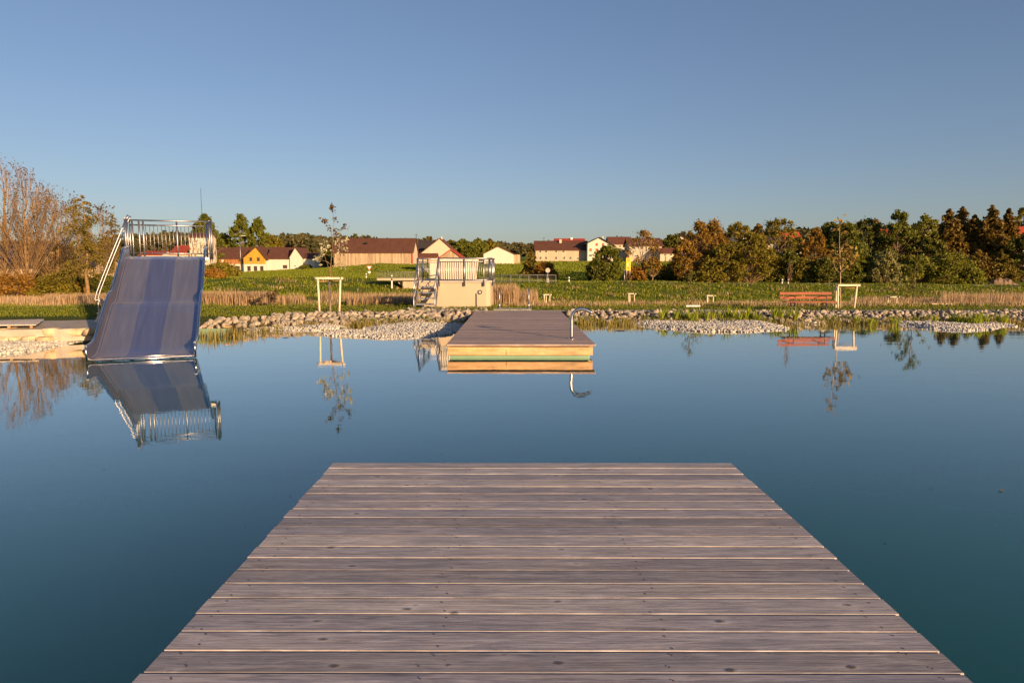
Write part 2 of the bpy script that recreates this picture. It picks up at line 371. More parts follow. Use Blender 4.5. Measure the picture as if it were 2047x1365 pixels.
# ------------------------------------------------------------------ terrain
SHX = np.array([-40, -14, -11.6, -9.2, -8.2, -7.2, -5.5, -3, 0, 6, 16, 30, 45.])
SHY = np.array([16.6, 16.6, 16.7, 17.4, 18.6, 19.9, 20.7, 21.3, 21.9, 22.0, 21.9, 21.7, 21.7])
def shore(x): return np.interp(x, SHX, SHY)
TD = [30, 45, 70, 88, 94, 140, 200, 270, 400, 700, 1500]
TPX = [-400, 150, 330, 420, 620, 760, 900, 1000, 1250, 1500, 2047, 2500]
TY = np.array([
    [611, 599, 577, 566, 562, 549, 543, 538, 533, 528, 526],
    [611, 599, 577, 566, 562, 549, 543, 538, 533, 528, 526],
    [611, 600, 582, 561, 559, 551, 546, 540, 533, 527, 524],
    [611, 601, 588, 556.5, 556, 553, 549.5, 546, 533, 522, 520],
    [611, 602, 590, 555, 554.5, 548, 540, 534, 527, 521, 520],
    [611, 604, 596, 558, 557, 546, 527.5, 524.5, 521, 518, 517],
    [611, 606, 603, 563, 562, 549, 532, 524.5, 520, 517, 516],
    [611, 607, 605, 564.5, 563, 549, 534, 523.5, 518, 514, 513],
    [611, 607, 605, 565, 564, 549, 534, 523, 515, 508, 508],
    [611, 607, 605, 568, 566.5, 550, 530, 516, 506, 502, 502],
    [611, 608, 606, 572, 570, 552, 530, 514, 504, 500, 500],
    [611, 608, 606, 572, 570, 552, 530, 514, 504, 500, 500]], dtype=float)
def terrain(x, y):
    x = np.asarray(x, float); y = np.asarray(y, float)
    s = np.maximum.reduce([y - shore(x), np.abs(x) - 27, -7 - y])
    z0 = np.interp(s, [-4, -1.2, 0, 1.5, 3], [-1.6, -.45, -.02, .27, .30])
    D = np.clip(y, 27.0, 1500)
    px = 1027 + F * x / D
    a = np.clip(np.interp(px, TPX, np.arange(len(TPX))), 0, len(TPX) - 1.0001); i = a.astype(int); fa = a - i
    rows = [np.array([np.interp(np.log(d), np.log(TD), TY[k]) for k in range(len(TPX))]) for d in []]
    lt = np.log(TD); b = np.clip(np.interp(np.log(np.clip(D, 30, 1500)), lt, np.arange(len(TD))), 0, len(TD) - 1.0001); j = b.astype(int)
    Dj = np.array(TD)[j]; Dj1 = np.array(TD)[j + 1]
    fb = np.clip((D - Dj) / (Dj1 - Dj), 0, 1)
    # heights of the four table nodes, then blended so that ground stays straight between stations
    def zt(ii, jj): return H - (TY[ii, jj] - 532.4) * np.array(TD)[jj] / F
    za = (1 - fa) * zt(i, j) + fa * zt(i + 1, j); zb = (1 - fa) * zt(i, j + 1) + fa * zt(i + 1, j + 1)
    zf = za * (1 - fb) + zb * fb
    t = np.clip((y - 26.5) / 3.5, 0, 1)
    zf = z0 * (1 - t) + zf * t
    t2 = (y > 26.5)
    z = np.where(t2, zf, z0)
    bumpy = .05 * np.sin(x * .9 + 1.3 * np.sin(y * .6)) * np.sin(y * .8 + x * .3) * np.clip((y - 30) / 10, 0, 1)
    return z + bumpy
def tz(x, y): return float(terrain(np.array([x]), np.array([y]))[0])
def ground_at(px, Y):
    p = P(px, 540, Y); return np.array([p[0], Y, tz(p[0], Y)])

ys = np.concatenate([np.arange(-60, -8, 6), np.arange(-8, 14, 1.5), np.arange(14, 30, .3), np.arange(30, 100, 1.0), np.geomspace(100, 1500, 60)])
us = np.linspace(-1, 1, 301)
gx, gy = np.meshgrid(us, ys); gx = gx * np.interp(gy, [-60, 12, 40, 1500], [60, 40, 60, 1700])
gz = terrain(gx, gy)
V = np.stack([gx, gy, gz], -1).reshape(-1, 3); nr, nc = gx.shape
idx = np.arange(nr * nc).reshape(nr, nc)
Q = np.stack([idx[:-1, :-1], idx[:-1, 1:], idx[1:, 1:], idx[1:, :-1]], -1).reshape(-1, 4)
def ground_mat():
    m = NT('meadow'); v = m.coord((1, 1, 1), kind='Object')
    a = m.n('ShaderNodeVertexColor'); a.layer_name = 'tint'
    n1 = m.noise(v, .35, 6, .65); n2 = m.noise(v, 2.5, 6, .7); n3 = m.noise(m.coord((.05, .3, .3)), 1.0, 4)
    k = m.math('ADD', m.math('MULTIPLY', n1, .5), m.math('MULTIPLY', n2, .5))
    c = m.mix(1.0, a.outputs[0], m.ramp(k, [(.3, (.55, .6, .5)), (.5, (1, 1, 1)), (.7, (1.35, 1.2, 1.1))]), 'MULTIPLY')
    m.set(Base_Color=c, Roughness=.95); m.b.inputs['Specular IOR Level'].default_value = .1
    m.bump(n2, .25, .8); return m.m
gm = ground_mat()
me = np_mesh('ground', V, Q, gm, True)
ca = me.color_attributes.new('tint', 'FLOAT_COLOR', 'POINT')
x_, y_ = V[:, 0], V[:, 1]; s_ = np.maximum.reduce([y_ - shore(x_), np.abs(x_) - 27, -7 - y_])
col = np.tile(np.array([.085, .105, .012, 1.]), (len(V), 1))
col[(y_ > 60) & (y_ <= 92)] = (.12, .15, .012, 1)
col[y_ > 92] = (.14, .19, .016, 1)
col[(y_ > 25.6) & (y_ < 42)] = (.16, .12, .04, 1)
col[s_ < 1.6] = (.085, .07, .045, 1)
ca.data.foreach_set('color', col.astype(np.float32).ravel())
tag(link('ground', me), kind='structure')
# the pond
def water_mat():
    m = NT('pond_water'); v = m.coord((1, 1, 1))
    n1 = m.noise(m.coord((.55, .9, 1)), 1.4, 3, .5); n2 = m.noise(m.coord((1.0, 1.6, 1)), 7, 2, .5)
    h = m.math('ADD', n1, m.math('MULTIPLY', n2, .18))
    m.set(Base_Color=(.003, .088, .070), Roughness=.015, IOR=1.33)
    m.b.inputs['Coat Weight'].default_value = 1.0; m.b.inputs['Coat Roughness'].default_value = .01; m.b.inputs['Coat IOR'].default_value = 1.30
    m.b.subsurface_method = 'BURLEY'; m.b.inputs['Subsurface Weight'].default_value = 1.0; m.b.inputs['Subsurface Radius'].default_value = (1.0, 1.0, 1.0); m.b.inputs['Subsurface Scale'].default_value = 14.0
    m.b.inputs['Specular IOR Level'].default_value = .5
    m.bump(h, .0035, .5); m.l(m.b.inputs['Normal'].links[0].from_socket, m.b.inputs['Coat Normal'])
    return m.m
me = np_mesh('pond_water', [(-30, -9, 0), (30, -9, 0), (30, 24, 0), (-30, 24, 0)], [(0, 1, 2, 3)], water_mat())
tag(link('water', me), kind='structure')

# ------------------------------------------------------------------ wooden jetty (near) and swim platform (far)
def planks(mb, x0, x1, ya, yb, ztop, pitch, gap, th, r_, ragged=.006, bev=.0035):
    y = yb; k = 0
    while y > ya:
        w_ = pitch - gap
        a = x0 + r_.uniform(-ragged, ragged); b = x1 + r_.uniform(-ragged, ragged); dz = r_.uniform(-.0012, .0012); dy = r_.uniform(-.001, .001)
        yc0, yc1 = y - w_ + dy, y + dy; zt = ztop + dz
        prof = [(yc0, zt - th), (yc0, zt - bev), (yc0 + bev * .3, zt - bev * .3), (yc0 + bev, zt), (yc1 - bev, zt), (yc1 - bev * .3, zt - bev * .3), (yc1, zt - bev), (yc1, zt - th)]
        xs = np.linspace(a, b, 2)
        mb.prism(prof, a, b, 'x')
        y -= pitch; k += 1
def screws(mb, xs, ya, yb, ztop, pitch, gap, r_):
    y = yb
    while y > ya:
        w_ = pitch - gap
        for x in xs:
            for f in (.2, .8):
                cx, cy = x + r_.uniform(-.04, .04), y - w_ * f + r_.uniform(-.016, .016)
                mb.add([(cx + .0055 * math.cos(t), cy + .0055 * math.sin(t), ztop + .0016) for t in np.arange(6) * math.pi / 3], [tuple(range(6))])
        y -= pitch
r_ = np.random.default_rng(3)
ZD = .30                                        # deck top above the water
e0, e1 = G(667, 925.5, ZD), G(1461, 924.5, ZD); JX0, JX1, JY = e0[0], e1[0], (e0[1] + e1[1]) / 2
jetty = tag(empty('wooden_jetty', (0, 0, 0)), 'weathered grey-brown plank jetty in the foreground, reaching into the pond', 'jetty')
mb = MB(); planks(mb, JX0, JX1, -5, JY, ZD, .1485, .0095, .028, r_, bev=.0038)
mb.mi = 1; screws(mb, np.linspace(JX0 + .12, JX1 - .12, 4), 1.0, JY, ZD, .1485, .0075, r_)
jd = mb.build('deck', [M['deck'], M['screw']], jetty)
mb = MB()
for x in np.linspace(JX0 + .12, JX1 - .12, 4): mb.box((x, (JY - 5) / 2 - .05, ZD - .028 - .055), (.08, JY + 4.8, .10))
mb.build('joists', [M['larch_dark']], jetty)
mb = MB(); mb.box(((JX0 + JX1) / 2, JY - .14, ZD - .028 - .10 - .10), (JX1 - JX0 - .16, .10, .16)); mb.build('cross_beam', [M['larch_dark']], jetty)
for x in (JX0 + .25, JX1 - .25):
    for y in (JY - .30, JY - 3.2):
        mb = MB(); mb.tube([(x, y, -1.6), (x, y, .14)], .09, 10); mb.build('pile', [M['larch_dark']], jetty)

f0, f1, f2, f3 = G(893, 687.5, ZD), G(1190, 687.5, ZD), G(945, 620, ZD), G(1117, 620, ZD)
SX0, SX1, SY0, SY1 = f0[0], f1[0], (f0[1] + f1[1]) / 2, (f2[1] + f3[1]) / 2
swim = tag(empty('swim_platform', (0, 0, 0)), 'long plank platform on larch beams across the pond, with a curved steel grab rail', 'platform')
mb = MB(); planks(mb, SX0, SX1, SY0, SY1, ZD, .1485, .007, .036, r_, .004); mb.build('deck', [M['deck_far']], swim)
mb = MB(); mb.box(((SX0 + SX1) / 2, SY0 - .0135, ZD - .019), (SX1 - SX0 + .02, .024, .036)); mb.build('edge_board', [M['larch']], swim)
mb = MB(); mb.box(((SX0 + SX1) / 2 - .015, SY0 + .06, .150), (SX1 - SX0 - .06, .07, .165)); mb.build('front_beam', [M['larch']], swim, bevel=.006)
mb = MB()
for x in np.linspace(SX0 + .13, SX1 - .13, 4): mb.box((x, (SY0 + SY1) / 2 + .05, .2485), (.11, SY1 - SY0 - .14, .029))
mb.build('joists', [M['larch_dark']], swim)
mb = MB(); mb.box((SX1 - .02, SY0 + .75, .17), (.10, .12, .10)); mb.build('beam_end', [M['larch_dark']], swim, bevel=.006)
for s in (SX0 + .05, SX1 - .085):
    mb = MB(); mb.box((s, (SY0 + SY1) / 2 + .1, .15), (.06, SY1 - SY0 - .3, .16)); mb.build('side_beam', [M['larch']], swim)
mb = MB(); mb.box(((SX0 + SX1) / 2 - .02, (SY0 + SY1) / 2 + .12, -.45), (SX1 - SX0 - .14, SY1 - SY0 - .06, 1.025)); mb.build('liner_wall', [M['liner']], swim)
yb = G(1142, 677, ZD)[1]
pr = [(1142.5, 677), (1142.5, 650), (1142.5, 638), (1144, 630), (1148, 623.5), (1154, 619.5), (1161, 618), (1169, 619), (1176, 621.5), (1183, 625)]
pts = [P(a, b, yb) for a, b in pr]
# smooth
def smooth(pts, n=4):
    pts = [np.array(p, float) for p in pts]; out = []
    for i in range(len(pts) - 1):
        p0 = pts[max(i - 1, 0)]; p1 = pts[i]; p2 = pts[i + 1]; p3 = pts[min(i + 2, len(pts) - 1)]
        for k in range(n):
            t = k / n
            out.append(.5 * ((2 * p1) + (-p0 + p2) * t + (2 * p0 - 5 * p1 + 4 * p2 - p3) * t * t + (-p0 + 3 * p1 - 3 * p2 + p3) * t ** 3))
    out.append(pts[-1]); return out
mb = MB(); mb.tube(smooth(pts), .036, 14); mb.tube([pts[0] + [0, 0, -.004], pts[0] + [0, 0, .008]], .07, 14); mb.build('grab_rail', [M['steel']], swim)

# ------------------------------------------------------------------ the wide slide
c0 = G(173, 718, .05); c1 = G(390, 712, .05)
TH = R(21)
SW = 1.89
along = np.array([-math.sin(TH), math.cos(TH)]); across = np.array([math.cos(TH), math.sin(TH)])
mid = np.array([(c0[0] + c1[0]) / 2 + .015, (c0[1] + c1[1]) / 2])
slide = tag(empty('water_slide', (mid[0], mid[1], 0), TH), 'wide wavy stainless steel water slide running into the pond, with tubular railing', 'slide')
# local: x across, y up the slide
prof = smooth([(0, .045), (.4, .055), (.7, .09), (.95, .18), (1.3, .35), (1.9, .645), (2.42, .895), (2.58, .955), (2.72, .985), (2.98, 1.005), (3.12, 1.045), (3.28, 1.125), (3.7, 1.37), (4.3, 1.71), (4.72, 1.945), (4.86, 2.01), (5.0, 2.04), (5.3, 2.07), (5.75, 2.105)], 5)
prof = [np.array(p) for p in prof]
def section(p, k):
    """half-pipe-edged cross section: floor, cove, wall"""
    y, z = p; h = .27 if y < 5.0 else .27
    hw = SW / 2; r = .055; pts = []
    pts.append((-hw - .010, z + h)); pts.append((-hw, z + r + .03))
    for a in np.linspace(0, 90, 6): pts.append((-hw + r - r * math.cos(R(a)), z + r - r * math.sin(R(a))))
    for f in np.linspace(.06, .94, 11): pts.append((-hw + r + (2 * hw - 2 * r) * f, z))
    for a in np.linspace(90, 0, 6): pts.append((hw - r + r * math.cos(R(a)), z + r - r * math.sin(R(a))))
    pts.append((hw, z + r + .03)); pts.append((hw + .010, z + h))
    return [(x, y - .12 * (zz - z) * (1 if y < .3 else .4), zz) for x, zz in pts]
mb = MB(); vs = []; secs = [section(p, i) for i, p in enumerate(prof)]
n = len(secs[0])
for s_ in secs: vs += s_
fs = [(i * n + k, i * n + k + 1, (i + 1) * n + k + 1, (i + 1) * n + k) for i in range(len(secs) - 1) for k in range(n - 1)]
mb.add(vs, fs, True)
def floor_at(t): return float(np.interp(t, [p[0] for p in prof], [p[1] for p in prof]))
mb.mi = 1
for t in (2.62, 3.02, 4.95): mb.tube([(-SW / 2 + .06, t, floor_at(t) + .003), (SW / 2 - .06, t, floor_at(t) + .003)], .010, 6)
for x in (-SW / 2 + .055, SW / 2 - .055): mb.tube([(x, p[0], p[1] + .004) for p in prof], .011, 6)
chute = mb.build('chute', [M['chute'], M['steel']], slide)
so_ = chute.modifiers.new('thickness', 'SOLIDIFY'); so_.thickness = .012; so_.offset = -1
for k in (0, n - 1):
    mb = MB(); mb.tube([s_[k] for s_ in secs], .027, 8)
    mb.tube([secs[0][k], (secs[0][k][0], .0, .03)], .021, 8); mb.build('rim', [M['steel']], chute)
mb = MB(); mb.tube([(-SW / 2 - .03, 0, .03), (SW / 2 + .03, 0, .03)], .020, 8); mb.tube([(-SW / 2 - .02, .05, .075), (SW / 2 + .02, .05, .075)], .008, 6); mb.build('lip', [M['steel']], chute)
YT, ZT = prof[-1]
# landing behind the chute
mb = MB(); mb.box((0, YT + .28, ZT - .04), (SW + .12, .54, .06)); mb.build('landing', [M['galv']], slide)
for x in (-SW / 2 + .25, .15):
    for y in (YT + .08, YT + .45):
        mb = MB(); mb.tube([(x, y, -.3), (x, y, ZT - .07)], .045, 8); mb.build('leg', [M['galv']], slide)
for x in (-.6, .25):
    mb = MB(); mb.tube([(x, 2.8, -1.4), (x, 2.8, .84)], .05, 8); mb.build('leg', [M['galv']], slide)
RH = 1.0
def rail_panel(x0, y0, x1, y1, name, nb, posts=(0, .52, 1)):
    mb = MB(); a = np.array([x0, y0, ZT]); b = np.array([x1, y1, ZT])
    for h in (RH, RH - .13, .10): mb.tube([a + [0, 0, h], b + [0, 0, h]], .021 if h > .2 else .016, 8)
    for t in posts: p = a + (b - a) * t; mb.tube([p + [0, 0, -.06], p + [0, 0, RH]], .024, 8)
    for t in np.linspace(0, 1, nb + 2)[1:-1]:
        if min(abs(t - q) for q in posts) < .02: continue
        p = a + (b - a) * t; mb.tube([p + [0, 0, .10], p + [0, 0, RH - .13]], .0085, 6)
    return mb.build(name, [M['galv']], slide)
rail_panel(-SW / 2 - .03, YT + .50, SW / 2 + .12, YT + .50, 'rear_guard', 20, (.03, .11, .16, .57, .94, 1))
rail_panel(SW / 2 + .09, YT + .16, SW / 2 + .12, YT + .49, 'side_guard', 0, (0,))
rail_panel(-SW / 2 - .05, YT - .12, -SW / 2 - .05, YT + .0, 'side_guard', 0, (0, 1))
# ladder stair going down to the left, twin handrails
sx0, sx1 = -SW / 2 - .05, -SW / 2 - .90
zf = .34
st = MB()
for yy in (YT + .30, YT + .60): st.bar((sx0, yy, ZT - .05), (sx1, yy - .15, zf), .04, .12)
st.build('stair_stringers', [M['galv']], slide)
for k in range(1, 7):
    t = k / 7; mb = MB(); mb.box((sx0 + (sx1 - sx0) * t, YT + .45 - .15 * t, ZT + (zf - ZT) * t), (.22, .34, .03)); mb.build('tread', [M['galv']], slide)
for yy in (YT + .22, YT + .64):
    top = np.array([sx0 + .0, yy, ZT]); bot = np.array([sx1 + .06, yy - .15, zf])
    A = [top + [0, 0, RH], top + [-.03, 0, RH - .02], bot + [0, 0, .82], bot + [.03, 0, .62], bot + [.12, 0, .55], bot + [.24, 0, .66], top + [0, 0, .55], top + [0, 0, .45]]
    mb = MB(); mb.tube(smooth(A[:2] + A[2:6], 4) + [A[6], A[7]], .020, 8)
    mb.tube([top + [0, 0, -.05], top + [0, 0, RH]], .022, 8)
    mb.tube(smooth([bot + [.02, 0, .60], bot + [.03, 0, .20], bot + [.08, 0, .08], bot + [.2, 0, .05]], 4), .018, 8)
    mb.build('handrail', [M['galv']], slide)

# ------------------------------------------------------------------ rocks along the shore
import bmesh
def rock_mesh(seed):
    r_ = np.random.default_rng(seed); bm = bmesh.new(); bmesh.ops.create_icosphere(bm, subdivisions=2, radius=.5)
    dirs = r_.normal(size=(13, 3)); dirs /= np.linalg.norm(dirs, axis=1)[:, None]; offs = r_.uniform(.22, .42, 13)
    for v in bm.verts:                              # chop the ball with planes: a broken, faceted stone
        p = np.array(v.co)
        for d, o in zip(dirs, offs):
            t = p @ d
            if t > o: p = p - d * (t - o)
        v.co = p + r_.normal(size=3) * .012
    me = bpy.data.meshes.new('rock'); bm.to_mesh(me); bm.free(); me.materials.append(M['rockobj']); return me
RM = [rock_mesh(100 + i) for i in range(10)]
def mesh_arrays(me):
    v = np.empty(len(me.vertices) * 3, np.float32); me.vertices.foreach_get('co', v)
    f = np.array([p.vertices[:] for p in me.polygons]); return v.reshape(-1, 3), f
r_ = np.random.default_rng(11)
def rotm(r_):
    q = r_.normal(size=4); q /= np.linalg.norm(q); a, b, c, d = q
    return np.array([[1 - 2 * (c * c + d * d), 2 * (b * c - d * a), 2 * (b * d + c * a)], [2 * (b * c + d * a), 1 - 2 * (b * b + d * d), 2 * (c * d - b * a)], [2 * (b * d - c * a), 2 * (c * d + b * a), 1 - 2 * (b * b + c * c)]])
spots = []
for x in np.arange(-8.6, 21.5, .15):
    for k in range(8):
        xx = x + r_.uniform(-.09, .09); f = (k + r_.uniform(-.4, .4)) / 7.0
        if SX0 - .2 < xx < SX1 + .2 and f > -.5: continue
        if xx < -7.2 and f < .2: continue
        yy = shore(xx) + .25 + 1.55 * f
        size = (.13 + .17 * r_.uniform() ** 1.6) * (1.0 if xx < 2 else .82)
        zz = tz(xx, yy) + (.03 if xx < 2 else .02) - (.02 if xx < 2 else .03) * f
        spots.append((size, xx, yy, zz))
# under the concrete plinth
for x in np.arange(-3.9, -.9, .17):
    for k in range(5):
        yy = 22.9 + .62 * k + r_.uniform(-.2, .2) + .25; xx = x + r_.uniform(-.08, .08)
        spots.append((r_.uniform(.14, .27), xx, yy, tz(xx, yy) - .02 - .012 * k))
spots.sort(key=lambda q: -q[0])
def rock_zone(x):
    if x < -5.6: return 'pale broken rock in the bank just right of the steel slide', 'rocks beside the slide'
    if x < -3.9: return 'tan broken rock in the bank below the large staked sapling', 'rocks below the staked sapling'
    if x < 0: return 'tan broken rock heaped in front of the concrete block with stairs', 'rocks in front of the concrete block'
    if x < 5.5: return 'grey broken rock in the bank between the swim platform and the iris clumps', 'rocks right of the swim platform'
    if x < 9.0: return 'grey broken rock in the bank behind the large pebble bed', 'rocks behind the large pebble bed'
    if x < 12.2: return 'grey broken rock in the bank below the red bench', 'rocks below the bench'
    return 'grey broken rock in the far right bank, right of the red bench', 'rocks right of the bench'
rest_v, rest_f, nb = [], [], 0
for i, (size, x, y, z) in enumerate(spots):
    sc3 = size * np.array([1.15, 1.0, .82]) * r_.uniform(.85, 1.15, 3)
    if i < 290:
        o = link('rock', RM[i % len(RM)], None, (x, y, z)); o.scale = tuple(float(q) for q in sc3 * 1.25); o.rotation_euler = tuple(float(q) for q in r_.uniform(-.6, .6, 2)) + (float(r_.uniform(0, 6.28)),)
        lb, gr = rock_zone(x); tag(o, lb, 'rock', gr)
    else:
        if not rest_v or i % 1 == 0:
            v, f = mesh_arrays(RM[i % len(RM)]); v = (v * sc3 * 1.25) @ rotm(r_).T + np.array([x, y, z])
            rest_v.append(v); rest_f.append(f + nb); nb += len(v)
tag(link('rubble', np_mesh('rubble', np.concatenate(rest_v), np.concatenate(rest_f), M['rock'])), kind='stuff')

# ------------------------------------------------------------------ pebble beds
def ico():
    bm = bmesh.new(); bmesh.ops.create_icosphere(bm, subdivisions=1, radius=.5); bm.verts.ensure_lookup_table()
    v = np.array([p.co[:] for p in bm.verts]); f = np.array([[q.index for q in p.verts] for p in bm.faces]); bm.free(); return v, f
IV, IFc = ico()
def inside(poly, x, y):
    c = np.zeros(len(x), bool); n = len(poly); j = n - 1
    for i in range(n):
        xi, yi = poly[i]; xj, yj = poly[j]
        c ^= ((yi > y) != (yj > y)) & (x < (xj - xi) * (y - yi) / (yj - yi + 1e-12) + xi); j = i
    return c
def edge_dist(poly, x, y):
    d = np.full(len(x), 1e9); n = len(poly)
    for i in range(n):
        a = np.array(poly[i]); b = np.array(poly[(i + 1) % n]); ab = b - a
        t = np.clip(((x - a[0]) * ab[0] + (y - a[1]) * ab[1]) / (ab @ ab), 0, 1)
        d = np.minimum(d, np.hypot(x - a[0] - t * ab[0], y - a[1] - t * ab[1]))
    return d
beds = {
 'a': [(722, 652), (745, 647), (800, 644), (870, 643), (930, 642), (945, 645), (925, 660), (905, 667), (860, 671), (830, 676), (760, 677), (715, 672), (640, 669), (634, 666), (660, 662), (715, 661), (740, 662)],
 'b': [(1248, 640), (1300, 641), (1390, 641), (1480, 641), (1545, 645), (1572, 655), (1560, 660), (1500, 663), (1420, 662), (1330, 657), (1270, 650), (1240, 644)],
 'c': [(1750, 642), (1830, 645), (1950, 645), (2020, 647), (2028, 651), (1985, 657), (1930, 661), (1860, 658), (1810, 651), (1755, 647)],
 'd': [(-60, 684), (0, 683), (60, 682), (110, 679), (170, 673), (180, 678), (120, 692), (60, 703), (0, 706), (-60, 708)],
 'e': [(480, 660), (530, 655), (600, 651), (680, 650), (700, 653), (660, 659), (600, 660), (530, 661), (490, 664)],
 'f': [(1540, 634), (1650, 640), (1650, 646), (1600, 648), (1530, 641)]}
pv, pf, nb = [], [], 0; bv, bf = [], []
for key, pl in beds.items():
    poly = [tuple(G(a, b, .02)[:2]) for a, b in pl]
    xs = [p[0] for p in poly]; ysb = [p[1] for p in poly]; A = (max(xs) - min(xs)) * (max(ysb) - min(ysb))
    N = int(A * 430); x = r_.uniform(min(xs), max(xs), N); y = r_.uniform(min(ysb), max(ysb), N)
    # wavy edges
    ok = inside(poly, x + .10 * np.sin(y * 7 + x * 3), y + .08 * np.sin(x * 5)); x, y = x[ok], y[ok]
    d = edge_dist(poly, x, y); z = np.minimum(d * .16, .075) - .012 + r_.uniform(-.008, .012, len(x)) + .02 * np.sin(x * 2.3 + y)
    for xi, yi, zi in zip(x, y, z):
        s_ = r_.uniform(.04, .10)
        v = (IV * (s_ * np.array([1.2, .9, .62]))) @ rotm(r_).T + np.array([xi, yi, zi]); pv.append(v); pf.append(IFc + nb); nb += 12
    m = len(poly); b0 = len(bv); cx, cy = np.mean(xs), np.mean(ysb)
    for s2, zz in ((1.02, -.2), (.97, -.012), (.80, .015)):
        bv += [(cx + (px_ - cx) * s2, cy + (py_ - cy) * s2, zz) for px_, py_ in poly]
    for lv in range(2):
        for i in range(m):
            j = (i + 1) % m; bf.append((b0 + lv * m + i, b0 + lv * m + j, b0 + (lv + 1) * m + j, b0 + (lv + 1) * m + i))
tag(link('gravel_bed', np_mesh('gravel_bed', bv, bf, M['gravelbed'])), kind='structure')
tag(link('pebbles', np_mesh('pebbles', np.concatenate(pv), np.concatenate(pf), M['pebble'], True)), kind='stuff')

# ------------------------------------------------------------------ paths, patio and the left bank
def band(name, poly, mat, lift=.012):
    mb = MB(); mb.add([(x, y, z + lift) for x, y, z in poly], [tuple(range(len(poly)))]); return tag(mb.build(name, [mat]), kind='structure')
pp = []
for x in np.arange(-7.5, 20, .5): pp.append((x, shore(x) + 1.72))
mb = MB(); vs = []
for x, y in pp: vs += [(x, y, tz(x, y) + .03), (x, y + .42, tz(x, y + .42) + .03)]
mb.add(vs, [(2 * i, 2 * i + 2, 2 * i + 3, 2 * i + 1) for i in range(len(pp) - 1)]); tag(mb.build('path', [M['paving']]), kind='structure')
pat = [G(-60, 660, .35), G(120, 658, .35), G(205, 655, .35), G(260, 650, .35), G(255, 637, .35), G(200, 639, .35), G(100, 641, .35), G(-60, 644, .35)]
mb = MB(); n = len(pat); mb.add([(p[0], p[1], .35) for p in pat] + [(p[0], p[1], .05) for p in pat], [tuple(range(n))] + [(i, (i + 1) % n, (i + 1) % n + n, i + n) for i in range(n)])
tag(mb.build('pavement', [M['paving']]), kind='structure')
# quarried block wall along the patio edge
r2 = np.random.default_rng(5); wv, wf, nb = [], [], 0
for zc, hh, y0, lim in ((.27, .20, 16.35, 186), (.10, .20, 16.1, 90)):
    px = -90.0; nn = 0
    while px < lim:
        wpx = r2.uniform(18, 46); a = P(px, 660, y0)[0]; b = P(min(px + wpx, lim + 6), 660, y0)[0]
        v, f = mesh_arrays(RM[nn % len(RM)]); nn += 1
        v = np.sign(v) * np.abs(v / .42) ** .55 * .5
        v = v * np.array([(b - a) * 1.02, .5, hh * r2.uniform(.9, 1.2)]) + np.array([(a + b) / 2, y0 + .16 + r2.uniform(-.07, .05) + .006 * (px - 60) / 10, zc + r2.uniform(-.015, .01)])
        wv.append(v); wf.append(f + nb); nb += len(v); px += wpx
tag(link('stone_wall', np_mesh('stone_wall', np.concatenate(wv), np.concatenate(wf), M['ashlar'])), 'low wall of tan quarried blocks edging the paved bank left of the slide', 'wall')
a, b = P(70, 672, 16.35), P(190, 668, 16.9)
mb = MB(); mb.bar((a[0], a[1], .06), (b[0], b[1], .08), .05, .26); tag(mb.build('liner_edge', [M['liner_side']]), 'green liner edge under the quarried blocks, running behind the slide', 'pond edge')
# flat slatted ramp lying on the patio
ramp = tag(empty('wooden_ramp', (0, 0, 0)), 'pale flat slatted wooden ramp lying on the paved bank at the left edge', 'ramp')
ra, rb, rc, rd = G(-40, 650, .45), G(72, 648.5, .45), G(88, 637.5, .45), G(-40, 641, .45)
mb = MB()
for k in range(14):
    t0, t1 = k / 14, (k + .88) / 14
    p0 = ra + (rd - ra) * t0; p1 = rb + (rc - rb) * t0; p2 = rb + (rc - rb) * t1; p3 = ra + (rd - ra) * t1
    mb.add([(p[0], p[1], zz) for zz in (.425, .45) for p in (p0, p1, p2, p3)], [(3, 2, 1, 0), (4, 5, 6, 7), (0, 1, 5, 4), (1, 2, 6, 5), (2, 3, 7, 6), (3, 0, 4, 7)])
M['paleboard'] = deck_mat('pale_ramp_boards', [(.42, .37, .31), (.55, .49, .42), (.64, .58, .50)])
mb.build('boards', [M['paleboard']], ramp)
for t in (.1, .5, .9):
    mb = MB(); p0 = ra + (rb - ra) * t; p1 = rd + (rc - rd) * t; mb.bar((p0[0], p0[1] + .02, .388), (p1[0], p1[1], .388), .06, .07); mb.build('bearer', [M['larch_dark']], ramp)
# green lined basin corner to the right of the slide
a, b, c = G(392, 672, 0), G(452, 671.5, 0), G(459, 655, .2)
mb = MB(); mb.bar((a[0], a[1], .03), (b[0], b[1], .03), .05, .34); mb.bar((b[0], b[1], .03), (c[0], c[1], .03), .05, .34)
bas = mb.build('lined_basin_wall', [M['liner_side']]); tag(bas, 'green liner wall rising from the water right beside the slide', 'pond edge')
mb = MB(); mb.bar((b[0] - .01, b[1] + .05, .235), (c[0] - .01, c[1], .245), .13, .035); tag(mb.build('coping_board', [M['larch']]), 'narrow tilted plank capping the green liner corner right of the slide', 'plank')
